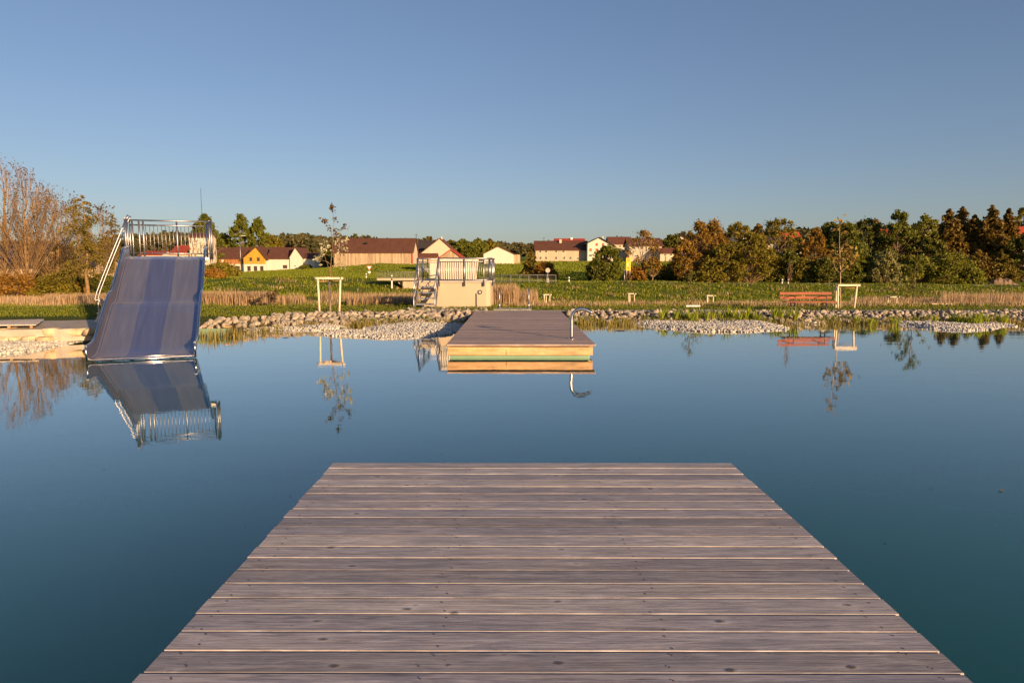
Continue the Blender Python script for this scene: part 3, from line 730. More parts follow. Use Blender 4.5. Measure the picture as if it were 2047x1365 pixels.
# paving pad and two posts at the landward end of the swim platform
a, b = G(985, 621, .3), G(1064, 621, .3)
mb = MB(); mb.box(((a[0] + b[0]) / 2, SY1 + .55, .27), (b[0] - a[0], .95, .10)); tag(mb.build('landing_slab', [M['grey']]), 'pale concrete slab at the landward end of the swim platform', 'slab')
for px, lb in ((998.5, 'steel post beside the concrete block, left of the pair on the slab'), (1057, 'steel post standing clear of the block, right of the pair on the slab')):
    b = P(px, 617, SY1 + .7); pr_ = tag(empty('steel_post', (b[0], b[1], .32)), lb, 'post', 'steel posts on the slab')
    mb = MB(); mb.tube([(0, 0, 0), (0, 0, .75)], .024, 8); mb.build('pole', [M['galv']], pr_)
    mb = MB(); mb.tube([(0, 0, 0), (0, 0, .22)], [.045, .034], 8); mb.tube([(0, 0, 0), (0, 0, .015)], .07, 8); mb.build('socket', [M['galv']], pr_)

# ------------------------------------------------------------------ blades: grass, reeds, iris
def blades(x, y, z, h, wd, lean, r_, seg=2):
    """bent blades: quads below and a folded tip, one island each"""
    n = len(x); a = r_.uniform(0, 6.283, n); la = r_.uniform(0, 6.283, n); ln = np.abs(r_.normal(0, lean, n)) * h
    dx, dy = np.cos(a) * wd / 2, np.sin(a) * wd / 2; lx, ly = np.cos(la) * ln, np.sin(la) * ln
    V = np.empty((n, 5, 3))
    V[:, 0] = np.stack([x - dx, y - dy, z], -1); V[:, 1] = np.stack([x + dx, y + dy, z], -1)
    V[:, 2] = np.stack([x + dx * .8 + lx * .3, y + dy * .8 + ly * .3, z + h * .55], -1); V[:, 3] = np.stack([x - dx * .8 + lx * .3, y - dy * .8 + ly * .3, z + h * .55], -1)
    V[:, 4] = np.stack([x + lx, y + ly, z + h * (1 - .25 * np.minimum(ln / h, 1))], -1)
    b = np.arange(n)[:, None] * 5
    T = np.concatenate([b + [0, 1, 2], b + [0, 2, 3], b + [3, 2, 4]])
    return V.reshape(-1, 3), T
def stuff_blades(name, x, y, h, wd, lean, mat, r_, zoff=0.0):
    z = terrain(x, y) + zoff
    V, T = blades(x, y, z, h, wd, lean, r_); return tag(link(name, np_mesh(name, V, T, mat)), kind='stuff')
def patchy(x, y, f=.35, ph=0.0): return np.sin(x * f * 1.7 + ph + 1.5 * np.sin(y * f * .9)) * np.sin(y * f * 2.1 + 1.1 * np.sin(x * f * 1.3 + ph)) + .5 * np.sin(x * f * 4.3 + y * f * 3.1 + ph)
r_ = np.random.default_rng(21)
# mown lawn strip, then the dry tall grass behind it, then the green dyke
def scatter(n, x0, x1, y0, y1, pw=1.0):
    y = y0 + (y1 - y0) * r_.uniform(0, 1, n) ** pw; hw = y / 27.0
    return r_.uniform(x0, x1, n) * hw, y
x, y = scatter(46000, -25, 21.5, 21.0, 27.5); k = (y - shore(x) > 2.15) & ~((x < -8.3) & (y < 19.5)); x, y = x[k], y[k]
stuff_blades('lawn_grass', x, y, r_.uniform(.03, .075, len(x)), .016, .5, M['grass'], r_)
x, y = scatter(60000, -25, 21.5, 25.3, 46, 1.4); px = 1027 + F * x / y; dens = patchy(x, y) + np.where(px > 1000, .25, np.where(px < 330, .0, -.1)) - np.where((px > 1000) & (y < 26.4), 9, 0) - np.where(px < 1000, np.clip((29.0 - y) * 2, 0, 3), 0)
k = dens + r_.uniform(-.5, .5, len(x)) > -.1; k &= ~((x > -4.2) & (x < -.4) & (y < 31)); x, y = x[k], y[k]
hh = r_.uniform(.07, .20, len(x)) * (1 + .9 * np.clip(patchy(x, y, 1.1, 2), -.6, 1)); stuff_blades('dry_grass', x, y, hh, .022, .35, M['dry'], r_)
x, y = scatter(36000, -25, 21.5, 26.5, 60, 1.3); k = patchy(x, y, .35, 0) < .35; x, y = x[k], y[k]
stuff_blades('meadow_grass', x, y, r_.uniform(.06, .20, len(x)), .026, .45, M['grassdark'], r_)
# standing dead reeds left of the big sapling and right of the block
def reedbed(x0, x1, D0, D1, n, h0, h1):
    D = r_.uniform(D0, D1, n); px = r_.uniform(x0, x1, n); return (px - 1027) * D / F, D, r_.uniform(h0, h1, n)
X = [reedbed(*a) for a in ((405, 545, 29.5, 33, 6500, .45, .72), (540, 610, 30, 34, 1300, .3, .55), (690, 830, 28, 32, 3600, .25, .5), (640, 840, 44, 50, 2600, .4, .8), (985, 1035, 29, 34, 2600, .5, 1.1), (1035, 1075, 34, 40, 800, .5, 1.0), (1880, 2090, 40, 52, 4200, .4, .95), (1700, 1880, 44, 54, 1800, .3, .7), (90, 215, 30, 36, 4200, .3, .6), (-60, 110, 30, 36, 2500, .25, .5))]
x, y, hh = (np.concatenate([a[i] for a in X]) for i in range(3)); stuff_blades('dead_reeds', x, y, hh, .024, .12, M['dry'], r_)
# dyke face and crest: tussocks
x, y = scatter(70000, -29, 22, 62, 91); k = patchy(x, y, .22, 1) + r_.uniform(-.6, .6, len(x)) > -.55; x, y = x[k], y[k]
hh = r_.uniform(.08, .24, len(x)) * (1 + 1.1 * np.clip(patchy(x, y, .42, 3), -.7, 1)); stuff_blades('dyke_grass', x, y, hh, .09, .6, M['dykegrass'], r_)
x, y = scatter(16000, -29, 22, 62, 86); k = patchy(x, y, .30, 4) > .45; x, y = x[k], y[k]
stuff_blades('dyke_dry_tufts', x, y, r_.uniform(.2, .45, len(x)), .06, .5, M['dry'], r_)
D_ = np.exp(r_.uniform(math.log(93), math.log(275), 90000)); px_ = r_.uniform(380, 1420, len(D_)); x = (px_ - 1027) * D_ / F
z_ = D_ / F; stuff_blades('field_grass', x, D_, .9 * z_ * r_.uniform(1.2, 3.0, len(x)), 1.6 * z_, .5, M['fieldgrass'], r_)
# waterside sedges
X = []
for a, b, n, off0, off1, h0, h1 in ((395, 530, 520, -.7, .4, .12, .38), (530, 720, 1100, -.3, .5, .10, .26), (690, 790, 500, -.5, .4, .15, .36), (780, 940, 600, -.1, .5, .10, .24), (1165, 1275, 620, -1.2, .35, .14, .34), (1265, 1560, 700, -.2, .3, .10, .24), (1560, 1780, 1050, -1.0, .3, .10, .28), (1780, 2060, 900, -.2, .3, .10, .28), (1980, 2070, 420, -.6, .3, .12, .3)):
    px = r_.uniform(a, b, n) + r_.normal(0, 14, n); D0 = np.array([shore((q - 1027) * 21 / F) for q in px]); D = D0 + r_.uniform(off0, off1, n); x = (px - 1027) * D / F
    X.append((x, D, r_.uniform(h0, h1, n)))
x, y, hh = (np.concatenate([a[i] for a in X]) for i in range(3)); k = patchy(x, y, 2.2, 0) + r_.uniform(-.8, .8, len(x)) > -.2; x, y, hh = x[k], y[k], hh[k]
k = ~((x > SX0 - .1) & (x < SX1 + .1)); x, y, hh = x[k], y[k], hh[k]
V, T = blades(x, y, np.maximum(terrain(x, y), -.05), hh, .016, .16, r_); tag(link('sedge_reeds', np_mesh('sedge_reeds', V, T, M['reed'])), kind='stuff')
x = r_.uniform(-5.9, 16, 9000); y = shore(x) + r_.uniform(.0, .75, len(x)) ; k = (patchy(x, y, 1.3, 5) > -.1) & ~((x > SX0 - .1) & (x < SX1 + .1)); x, y = x[k], y[k]
stuff_blades('bank_weeds', x, y, r_.uniform(.06, .2, len(x)), .028, .6, M['grass'], r_)
# iris clumps
def iris_mesh(seed):
    q = np.random.default_rng(seed); n = 26; a = q.uniform(0, 6.283, n); rr = q.uniform(0, .10, n); h = q.uniform(.22, .46, n); x, y = rr * np.cos(a), rr * np.sin(a)
    V = []; T = []
    for i in range(n):
        ln = q.uniform(.05, .22) * h[i] / .4; wv = .011; t = a[i]; px_, py_ = -math.sin(t) * wv, math.cos(t) * wv; b = len(V)
        for f, wf in ((0, 1), (.4, 1.1), (.75, .8), (1, .05)):
            ox = x[i] + math.cos(t) * ln * f * f; oy = y[i] + math.sin(t) * ln * f * f
            V += [(ox - px_ * wf, oy - py_ * wf, h[i] * f), (ox + px_ * wf, oy + py_ * wf, h[i] * f)]
        T += [(b + 2 * k, b + 2 * k + 1, b + 2 * k + 3, b + 2 * k + 2) for k in range(3)]
    return np_mesh('iris_clump', V, T, M['iris'])
IM = [iris_mesh(40 + i) for i in range(5)]
iris = [(1352, 641), (1360, 640), (1383, 642), (1392, 641), (1378, 641), (1322, 641), (1330, 639), (1402, 640), (1412, 641), (1425, 640), (1440, 640), (1452, 639), (1465, 640), (1478, 641), (1490, 640), (1500, 640), (1512, 641), (1548, 640), (1560, 640), (1575, 639), (1590, 641), (1708, 643), (1715, 642), (1738, 646), (1748, 646), (1782, 645), (1790, 646), (1796, 644), (1868, 644), (1915, 644), (1928, 645), (1940, 645), (1948, 646), (1958, 645), (1998, 644), (2008, 645), (1905, 643), (1970, 644)]
for i, (a, b) in enumerate(iris):
    p = G(a, b, .08); o = link('iris_clump', IM[i % 5], None, (p[0], p[1], max(tz(p[0], p[1]), -.02))); s = r_.uniform(.75, 1.15); s *= (.65 if 1700 < a < 1800 else 1.0); o.scale = (s * 1.15, s * 1.15, s); o.rotation_euler = (0, 0, r_.uniform(0, 6))
    if a < 1600: lb, gr = 'bright green iris clump between the rock bank and the large pebble bed', 'iris clumps behind the large pebble bed'
    elif a < 1800: lb, gr = 'green iris clump in the shallows right of the red bench', 'iris clumps right of the bench'
    else: lb, gr = 'bright green iris clump at the back of the far right pebble bed', 'iris clumps behind the far right pebble bed'
    tag(o, lb, 'iris', gr)
# floating leaves
for px_, py_, s, lb in ((571, 675, .09, 'small dark floating leaf nearest the pebbles, left of the sapling reflection'), (2001, 980, .022, 'tiny orange leaf floating on the dark water at the right'), (1240, 661, .16, 'flat dark weed patch floating before the sedges right of the swim platform')):
    p = G(px_, py_, .004); mb = MB(); mb.add([(s * (1 + .25 * math.sin(3 * t)) * math.cos(t), s * .6 * math.sin(t), .004 + .003 * math.sin(2 * t)) for t in np.arange(12) * math.pi / 6], [tuple(range(12))])
    o = mb.build('floating_leaf', [M['l_orange' if px_ > 1900 else 'l_dark']], None, p); tag(o, lb, 'leaf')

# ------------------------------------------------------------------ bench
b0, b1 = P(1563, 625, 23.75), P(1667, 625, 23.75); bz = tz((b0[0] + b1[0]) / 2, 23.75) + .02
bench = tag(empty('park_bench', ((b0[0] + b1[0]) / 2, 23.75, bz)), 'red slatted bench with black cast legs on the lawn above the rock bank', 'bench')
BW = b1[0] - b0[0]; bench.scale = (1, 1, .93)
mb = MB()
for k, (yy, zz) in enumerate(((-.20, .355), (-.09, .36), (.02, .36), (.13, .355))): mb.box((.02, yy, zz), (BW * .97, .095, .035))
mb.build('seat', [M['red_slat']], bench)
mb = MB()
for yy, zz in ((.205, .50), (.235, .655)): mb.box((-.01, yy, zz), (BW, .032, .098), M=Matrix.Rotation(R(-10), 3, 'X'))
mb.build('backrest', [M['red_slat']], bench)
for x in (-BW * .30, BW * .30):
    mb = MB()
    mb.tube(smooth([(x, -.20, .335), (x, -.17, .2), (x, -.19, .05), (x, -.26, .0)]), .022, 6)
    mb.tube(smooth([(x, .16, .335), (x, .15, .2), (x, .18, .05), (x, .27, .0)]), .022, 6)
    mb.tube(smooth([(x, -.22, .03), (x, -.10, .10), (x, .06, .10), (x, .22, .03)]), .018, 6)
    mb.tube([(x, -.24, .325), (x, .19, .325), (x, .21, .45), (x, .265, .72)], .02, 6)
    mb.tube([(x, -.17, .2), (x, .15, .2)], .012, 6)
    mb.build('leg', [M['iron']], bench)
    mb = MB(); mb.tube(smooth([(x, .225, .56), (x, .05, .56), (x, -.16, .55), (x, -.2, .45), (x, -.2, .34)]), .013, 6); mb.build('armrest', [M['iron']], bench)

# ------------------------------------------------------------------ tree stakes (debarked poles) and saplings
def stakes(name, label, posts, tops, zb, r, rails, ties, mat='white_wood', group=None):
    """posts: list of (x,y) foot; tops: list of (x,y,z)"""
    cx = sum(p[0] for p in posts) / len(posts); cy = sum(p[1] for p in posts) / len(posts)
    root = tag(empty(name, (cx, cy, zb)), label, 'tree stakes', group); D_ = cy; o = np.array([cx, cy, zb])
    for p, t in zip(posts, tops):
        mb = MB(); mb.tube([np.array([p[0], p[1], zb - .2]) - o, np.array(t) - o], r, 7); mb.build('post', [M[mat]], root)
    for a, b in rails:
        ta, tb = np.array(tops[a]), np.array(tops[b]); d = (tb - ta) / np.linalg.norm(tb - ta)
        mb = MB(); mb.bar(ta - d * .10 + [0, -r * .9, -.03] - o, tb + d * .10 + [0, -r * .9, -.03] - o, r * 1.0, r * (1.9 if D_ < 40 else 1.2)); mb.build('cross_bar', [M[mat]], root)
    for a, b in ties:
        mb = MB(); mb.tube([np.array(a) - o, (np.array(a) + np.array(b)) / 2 - o + [0, 0, -.015], np.array(b) - o], .012, 5); mb.build('tie', [M['tie']], root)
    return root
D = 22.95; zl = tz(P(658, 620, D)[0], D)
pA, pB = P(639, 622, D), P(677.5, 622, D); tA, tB = P(635, 554.5, D), P(680.5, 554.5, D)
pC = np.array([P(660, 620, D + .75)[0], D + .75, zl]); tC = np.array([pC[0], D + .75, tA[2]])
trunk_x = P(659, 620, D + .3)[0]
tr_ = (trunk_x, D + .3, tA[2] - .13)
stakes('tree_stakes', 'pair of tall pale stakes with top bar round the sapling left of the concrete block', [pA, pB, pC], [tA, tB, tC], zl, .037, [(0, 1), (1, 2), (0, 2)], [((tA[0], D, tA[2] - .13), tr_), (tr_, (tB[0], D, tB[2] - .10))])
D2 = 25.2; zl2 = tz(P(1690, 618, D2)[0], D2)
q = [P(1675, 618, D2), P(1706.5, 618, D2), P(1671, 618, D2 + .25)]; t_ = [P(1675, 568.5, D2), P(1713.5, 568.5, D2), P(1671.5, 569, D2 + .7)]
stakes('tree_stakes', 'three pale leaning stakes with top bar right of the red bench', q, t_, zl2, .035, [(0, 1), (0, 2)], [((t_[0][0], D2, t_[0][2] - .12), P(1680, 576, D2 + .25)), (P(1680, 576, D2 + .25), (t_[1][0], D2, t_[1][2] - .12))])
def leafcards(c, size, r_, flat=0.0):
    n = len(c); nv = r_.normal(size=(n, 3)); nv[:, 2] += flat; nv /= np.linalg.norm(nv, axis=1)[:, None]
    t = r_.normal(size=(n, 3)); u = np.cross(nv, t); u /= np.linalg.norm(u, axis=1)[:, None] + 1e-9; v = np.cross(nv, u)
    s = size * r_.uniform(.6, 1.3, n); u = u * (s * .5)[:, None]; v = v * (s * .8)[:, None]
    V = np.stack([c - v, c + u * .9 - v * .1, c + v, c - u * .9 - v * .1], 1).reshape(-1, 3)
    return V, np.arange(n * 4).reshape(-1, 4)
class TB:                                      # many thin tubes at once
    def __init__(s, n=4): s.V = []; s.T = []; s.nb = 0; s.n = n
    def tube(s, pts, r0, r1):
        pts = np.asarray(pts, float); m = len(pts); d = np.gradient(pts, axis=0); d /= np.linalg.norm(d, axis=1)[:, None] + 1e-9
        ref = np.where(np.abs(d[:, 2:3]) < .9, np.array([[0, 0, 1.]]), np.array([[1., 0, 0]])); x = np.cross(d, ref); x /= np.linalg.norm(x, axis=1)[:, None] + 1e-9; y = np.cross(d, x)
        rr = np.linspace(r0, r1, m)[:, None]; n = s.n
        ring = np.stack([pts + (x * math.cos(6.2832 * k / n) + y * math.sin(6.2832 * k / n)) * rr for k in range(n)], 1).reshape(-1, 3)
        i = np.arange(m - 1)[:, None] * n; k = np.arange(n)[None]; k2 = (k + 1) % n
        q = np.stack([i + k, i + k2, i + n + k2, i + n + k], -1).reshape(-1, 4) + s.nb
        s.V.append(ring); s.T.append(q); s.nb += len(ring)
    def mesh(s, name, mat): return np_mesh(name, np.concatenate(s.V), np.concatenate(s.T), mat, True)
def sapling(label, trunk, branches, leaf_at, leafm_, size, r0, bark='twig', n_leaf=14, spread=.09, name='young_tree', tip=.25):
    """trunk, branches: lists of world points; leaf_at: list of (point, count)"""
    o = np.array(trunk[0]); root = tag(empty(name, o), label, 'tree'); q = np.random.default_rng(int(abs(o[0] * 1000)) + 5)
    tb = TB(6); tb.tube(np.array(smooth(trunk, 4)) - o, r0, r0 * tip)
    for b in branches: tb.tube(np.array(smooth(b, 4)) - o, r0 * .36, r0 * .16)
    link('trunk', tb.mesh('trunk', M[bark]), root)
    C = [];
    for p, n in leaf_at: C.append(np.array(p) - o + q.normal(size=(n, 3)) * spread)
    V, T = leafcards(np.concatenate(C), size, q); link('crown', np_mesh('crown', V, T, M[leafm_]), root); return root
# the tall sapling at the left stakes
Dt = D + .3
tr = [np.array([trunk_x, Dt, zl])] + [P(a, b, Dt) for a, b in ((659, 580), (660, 553), (662, 520), (666, 480), (667, 445), (664.5, 412))]
br = [[P(660, 545, Dt), P(650, 515, Dt - .1), P(645, 497, Dt - .15)], [P(661, 535, Dt), P(676, 528, Dt + .1), P(686, 524, Dt + .1)], [P(663, 515, Dt), P(676, 500, Dt - .1), P(689, 484, Dt - .1)], [P(664, 500, Dt), P(652, 487, Dt + .1), P(646, 482, Dt + .1)],
      [P(666, 474, Dt), P(656, 455, Dt), P(650, 443, Dt)], [P(667, 470, Dt), P(680, 462, Dt), P(692, 453, Dt)], [P(663, 520, Dt), P(655, 510, Dt + .2), P(637, 508, Dt + .3)], [P(662, 530, Dt), P(650, 522, Dt - .2), P(634, 520, Dt - .2)]]
la = [(P(a, b, Dt + dd), n) for a, b, n, dd in ((645, 483, 16, .1), (651, 489, 12, .1), (656, 494, 10, 0), (645, 497, 16, -.1), (640, 508, 14, .2), (634, 514, 16, .2), (637, 522, 14, -.2), (648, 503, 10, 0), (676, 497, 14, -.1), (684, 486, 18, -.1), (690, 481, 14, -.1), (689, 499, 14, 0), (686, 512, 8, 0), (678, 528, 10, .1), (688, 530, 10, .1), (664, 531, 6, 0), (671, 505, 6, 0), (672, 489, 8, 0))]
t1 = sapling('tall leaning sapling with pale blossom tied between the left pair of stakes', tr, br, la, 'l_blossom', .076, .022, spread=.065)
o = np.array(tr[0]); q = np.random.default_rng(9)
C = np.concatenate([P(a, b, Dt) - o + q.normal(size=(n, 3)) * sp for a, b, n, sp in ((664, 413, 26, .04), (665, 421, 16, .04), (670, 438, 16, .05), (650, 443, 20, .05), (647, 440, 10, .03), (656, 455, 8, .05), (659, 457, 8, .04), (668, 462, 16, .05), (673, 470, 10, .05), (690, 452, 20, .045), (684, 459, 8, .04), (667, 475, 8, .05))])
V, T = leafcards(C, .065, q); link('crown', np_mesh('crown', V, T, M['l_bud']), t1)
# the sapling at the right stakes
Dt = D2 + .25
tr = [np.array([P(1680, 618, Dt)[0], Dt, zl2])] + [P(a, b, Dt) for a, b in ((1680, 580), (1680, 545), (1679, 510), (1678, 480), (1679, 448))]
br = [[P(1680, 545, Dt), P(1670, 537, Dt), P(1666, 520, Dt)], [P(1680, 545, Dt), P(1694, 533, Dt + .1), P(1705, 525, Dt + .1)], [P(1680, 540, Dt), P(1690, 520, Dt), P(1695, 505, Dt)], [P(1680, 530, Dt), P(1672, 512, Dt), P(1670, 500, Dt)], [P(1679, 505, Dt), P(1685, 492, Dt), P(1688, 485, Dt)]]
la = [(P(a, b, Dt), n) for a, b, n in ((1666, 520, 8), (1668, 526, 6), (1672, 508, 10), (1671, 500, 8), (1676, 520, 10), (1683, 525, 10), (1690, 515, 14), (1695, 503, 14), (1703, 495, 12), (1698, 510, 14), (1706, 520, 14), (1710, 508, 10), (1701, 528, 12), (1688, 534, 10), (1683, 500, 8), (1688, 488, 10), (1680, 470, 6), (1679, 452, 12), (1680, 441, 12))]
sapling('straight sapling with bronze young leaves between the stakes beside the bench', tr, br, la, 'l_yellow', .10, .019, spread=.085, bark='birch')
# sparse sapling behind the bench, conical sapling with a plank at its foot, leafy sapling on the right
def auto_sapling(label, px, Dd, ytop, wpx, leafname, nl, size, seed, shape=1.0, bark='twig', up=.9, y0f=.15, sparse=1.0):
    q = np.random.default_rng(seed); base = ground_at(px, Dd); top = P(px, ytop, Dd); hgt = top[2] - base[2]; rr = wpx / 2 * Dd / F
    tr = [base + [q.normal(0, .01) * k, q.normal(0, .01) * k, hgt * k / 5] for k in range(6)]; br = []; la = []
    nb_ = int(22 * sparse)
    for k in range(nb_):
        f = y0f + (.92 - y0f) * k / nb_; a = q.uniform(0, 6.283); L = rr * (1 - f) ** shape * q.uniform(.7, 1.15) + .03; s0 = base + [0, 0, hgt * f]
        d = np.array([math.cos(a), math.sin(a), 0]); m_ = s0 + d * L * .5 + [0, 0, L * .5 * up]; e = s0 + d * L + [0, 0, L * 1.3 * up]; br.append([s0, m_, e])
        for t in (.35, .65, 1.0): la.append((s0 + (e - s0) * t, max(1, int(nl * q.uniform(.4, 1.2)))))
    la.append((top - [0, 0, .06], nl))
    return sapling(label, tr, br, la, leafname, size, .016, bark, spread=size * .75)
auto_sapling('thin nearly bare sapling rising behind the left end of the red bench', 1580, 26.6, 520, 34, 'l_bud', 2, .03, 3, .8, 'twig', 1.3, .42, .8)
auto_sapling('conical light green sapling with a pale plank at its foot', 1383, 27.2, 538, 52, 'l_green', 5, .045, 4, .8, 'twig', .7, .08)
auto_sapling('bushy leaf-covered sapling between the bench stakes and the low rail guard', 1830, 27.2, 513, 62, 'l_green', 15, .055, 5, .55, 'twig', .9, .05)
auto_sapling('small reddish shrub in the meadow, left of the tall staked sapling', 544, 27.5, 586, 32, 'l_bud', 5, .05, 6, .5, 'twig', .9, .05)
a, b = P(1371, 618, 26.0), P(1399, 616, 26.0)
mb = MB(); mb.box(((a[0] + b[0]) / 2, 26.0, tz(a[0], 26) + .05), (b[0] - a[0], .12, .06)); tag(mb.build('plank', [M['white_paint']]), 'pale plank lying on the lawn at the foot of the conical sapling', 'plank')
# small guards on the meadow below the dyke
for px0, px1, yt, yb_, Dd, lb in ((1088, 1099, 588, 606, 36, 'small white tree guard in the meadow nearest the swim platform'), (1257, 1268, 586, 606, 36, 'small white tree guard midway between the grab rail and the conical sapling'), (1414, 1426, 590, 607, 36, 'small white tree guard right of the conical sapling'), (1779, 1793, 592, 613, 28, 'small tree guard of three thin posts left of the leafy sapling')):
    g0 = ground_at((px0 + px1) / 2, Dd); zt = P(px0, yt, Dd)[2]; xs = [P(px0, yt, Dd)[0], P(px1, yt, Dd)[0]]; r0 = .032 * Dd / 50 + .006
    ps = [(xs[0], Dd), (xs[1], Dd), ((xs[0] * .6 + xs[1] * .4), Dd + .35)]; tp = [(x, y, zt) for x, y in ps]
    stakes('tree_guard', lb, ps, tp, g0[2], r0, [(0, 1), (1, 2), (0, 2)], [], 'white_wood')
    q = np.random.default_rng(int(px0)); e = g0 + [.02, .15, 0]
    hh = (zt - g0[2]) * q.uniform(2.2, 2.9)
    sapling(('thin bare sapling inside the ' + lb.replace('small white ', '').replace('small ', '').replace(' in the meadow', '').replace(' of three thin posts', '')), [e, e + [0, 0, hh * .5], e + [.03, 0, hh]], [[e + [0, 0, hh * f], e + [s * .12 * hh, 0, hh * (f + .12)], e + [s * .16 * hh, 0, hh * (f + .25)]] for f, s in ((.55, 1), (.6, -1), (.7, 1), (.75, -1))], [(e + [0, 0, hh * f], 3) for f in (.6, .75, .95)], 'l_bud', .06, .014 * Dd / 40, spread=.12)
g0 = ground_at(1882, 28.5); xs = [P(k, 605, 28.5)[0] for k in (1867, 1882, 1897)]; zt = P(1882, 606, 28.5)[2]
stakes('tree_guard', 'low wide rail guard of three short posts at the far right lawn edge', [(x, 28.5) for x in xs], [(x, 28.5, zt) for x in xs], g0[2], .02, [(0, 2)], [], 'white_wood')

# ------------------------------------------------------------------ concrete block with railing and stairs
BD = 26.2
zb_, zt_ = .05, P(930, 563, BD)[2]; bx0, bx1, bxs = P(838, 560, BD)[0], P(980, 560, BD)[0], P(878, 560, BD)[0]
BDEP = 3.4; zr = P(930, 516.5, BD)[2]
blk = tag(empty('concrete_block', ((bx0 + bx1) / 2, BD, 0)), 'cream concrete viewing block with galvanised railing and open stairs behind the rock bank', 'platform')
o = np.array([(bx0 + bx1) / 2, BD, 0])
ch = .28
def hull(x0, x1, d, c): return [(x0, 0), (x1 - c, 0), (x1, c), (x1, d - c), (x1 - c, d), (x0 + c, d), (x0, d - c)]
mb = MB(); hp = hull(bx0 - o[0] + .05, bx1 - o[0], BDEP, .16); n = len(hp)
mb.add([(x, y, zb_ - .4) for x, y in hp] + [(x, y, zt_ - .03) for x, y in hp], [tuple(range(n))[::-1], tuple(range(n, 2 * n))] + [(i, (i + 1) % n, (i + 1) % n + n, i + n) for i in range(n)])
wall = mb.build('wall', [M['concrete']], blk)
mb = MB(); hp2 = hull(bx0 - o[0] - .08, bx1 - o[0] + .10, BDEP + .1, .24); hp2 = [(x, y - .07) for x, y in hp2]
mb.add([(x, y, zt_ - .028) for x, y in hp2] + [(x, y, zt_ + .035) for x, y in hp2], [tuple(range(n))[::-1], tuple(range(n, 2 * n))] + [(i, (i + 1) % n, (i + 1) % n + n, i + n) for i in range(n)]); mb.build('floor_slab', [M['grey']], blk)
vx = P(959.5, 584, BD)[0] - o[0]; vz = P(959.5, 584, BD)[2]
mb = MB(); mb.tube([(vx, .0, vz), (vx, -.03, vz)], .085, 20); mb.mi = 1; mb.tube([(vx, -.01, vz), (vx, -.04, vz)], .05, 16); mb.build('vent', [M['iron'], M['grey']], wall)
pth = [(-1, .0)] ; rz0 = zt_ + .09
def rail(pts, name, nb, postn, hi, lo, bracket=True):
    mb = MB(); pts = [np.array(p) for p in pts]
    mb.tube([p + [0, 0, hi] for p in pts], .024, 8); mb.tube([p + [0, 0, hi - .12] for p in pts], .015, 6); mb.tube([p + [0, 0, lo] for p in pts], .018, 6)
    L = [np.linalg.norm(pts[i + 1] - pts[i]) for i in range(len(pts) - 1)]; tot = sum(L)
    def at(t):
        d = t * tot
        for i, l in enumerate(L):
            if d <= l + 1e-9: return pts[i] + (pts[i + 1] - pts[i]) * d / l
            d -= l
        return pts[-1]
    for t in np.linspace(0, 1, nb): p = at(t); mb.tube([p + [0, 0, lo], p + [0, 0, hi - .12]], .009, 5)
    for t in postn:
        p = at(t); mb.tube([p + [0, 0, -.16], p + [0, 0, hi]], .027, 8)
        if bracket: mb.box(p + [0, .04, -.10], (.075, .05, .16))
    return mb.build(name, [M['galv']], blk)
hi = zr - zt_; xl, xr = bx0 - o[0] - .06, bx1 - o[0] + .08; xs_ = bxs - o[0]
rail([(xs_, -.09, zt_), (xr - .25, -.09, zt_), (xr, .16, zt_)], 'front_railing', 26, (0, .455, .80), hi, .07)
rail([(xr, .16, zt_), (xr, BDEP - .3, zt_), (xr - .25, BDEP, zt_)], 'side_railing', 12, (0, .5, .98), hi, .07)
rail([(xr - .25, BDEP, zt_), (xl + .25, BDEP, zt_), (xl, BDEP - .25, zt_)], 'rear_railing', 24, (0, .33, .66, 1), hi, .07)
rail([(xl, BDEP - .25, zt_), (xl, .0, zt_)], 'side_railing', 11, (0, .5, 1), hi, .07)
# stairs towards the water
ns = 5; sy0 = -.12; run = .235; hgt = zt_ - (-.0) - .18
for k in range(ns):
    mb = MB(); zz = zt_ - .18 - (k) * .205; mb.box(((xl + xs_) / 2 + .02, sy0 - .16 - k * run, zz), (xs_ - xl - .10, .25, .035)); mb.mi = 0; mb.box(((xl + xs_) / 2 + .02, sy0 - .28 - k * run, zz - .012), (xs_ - xl - .10, .012, .06)); mb.build('tread', [M['galv']], blk)
for x in (xl + .04, xs_ - .02):
    mb = MB(); mb.bar((x, sy0, zt_ - .10), (x, sy0 - .16 - ns * run, zt_ - .18 - ns * .205), .03, .17); mb.build('stringer', [M['galv']], blk)
    e1 = np.array([x, sy0 + .05, zt_]); e2 = np.array([x, sy0 - .1 - ns * run, zt_ - .18 - (ns - 1) * .205])
    mb = MB(); mb.tube([e1 + [0, 0, hi], e2 + [0, 0, hi - .12]], .022, 8); mb.tube([e1 + [0, 0, hi * .5], e2 + [0, 0, hi * .5 - .06]], .014, 6)
    mb.tube([e2 + [0, 0, -.35], e2 + [0, 0, hi - .12]], .024, 8); mb.tube([e1 + [0, 0, -.2], e1 + [0, 0, hi]], .024, 8)
    for t in (.33, .66): p = e1 + (e2 - e1) * t; mb.tube([p + [0, 0, -.1], p + [0, 0, hi - .06]], .014, 6)
    mb.build('stair_handrail', [M['galv']], blk)
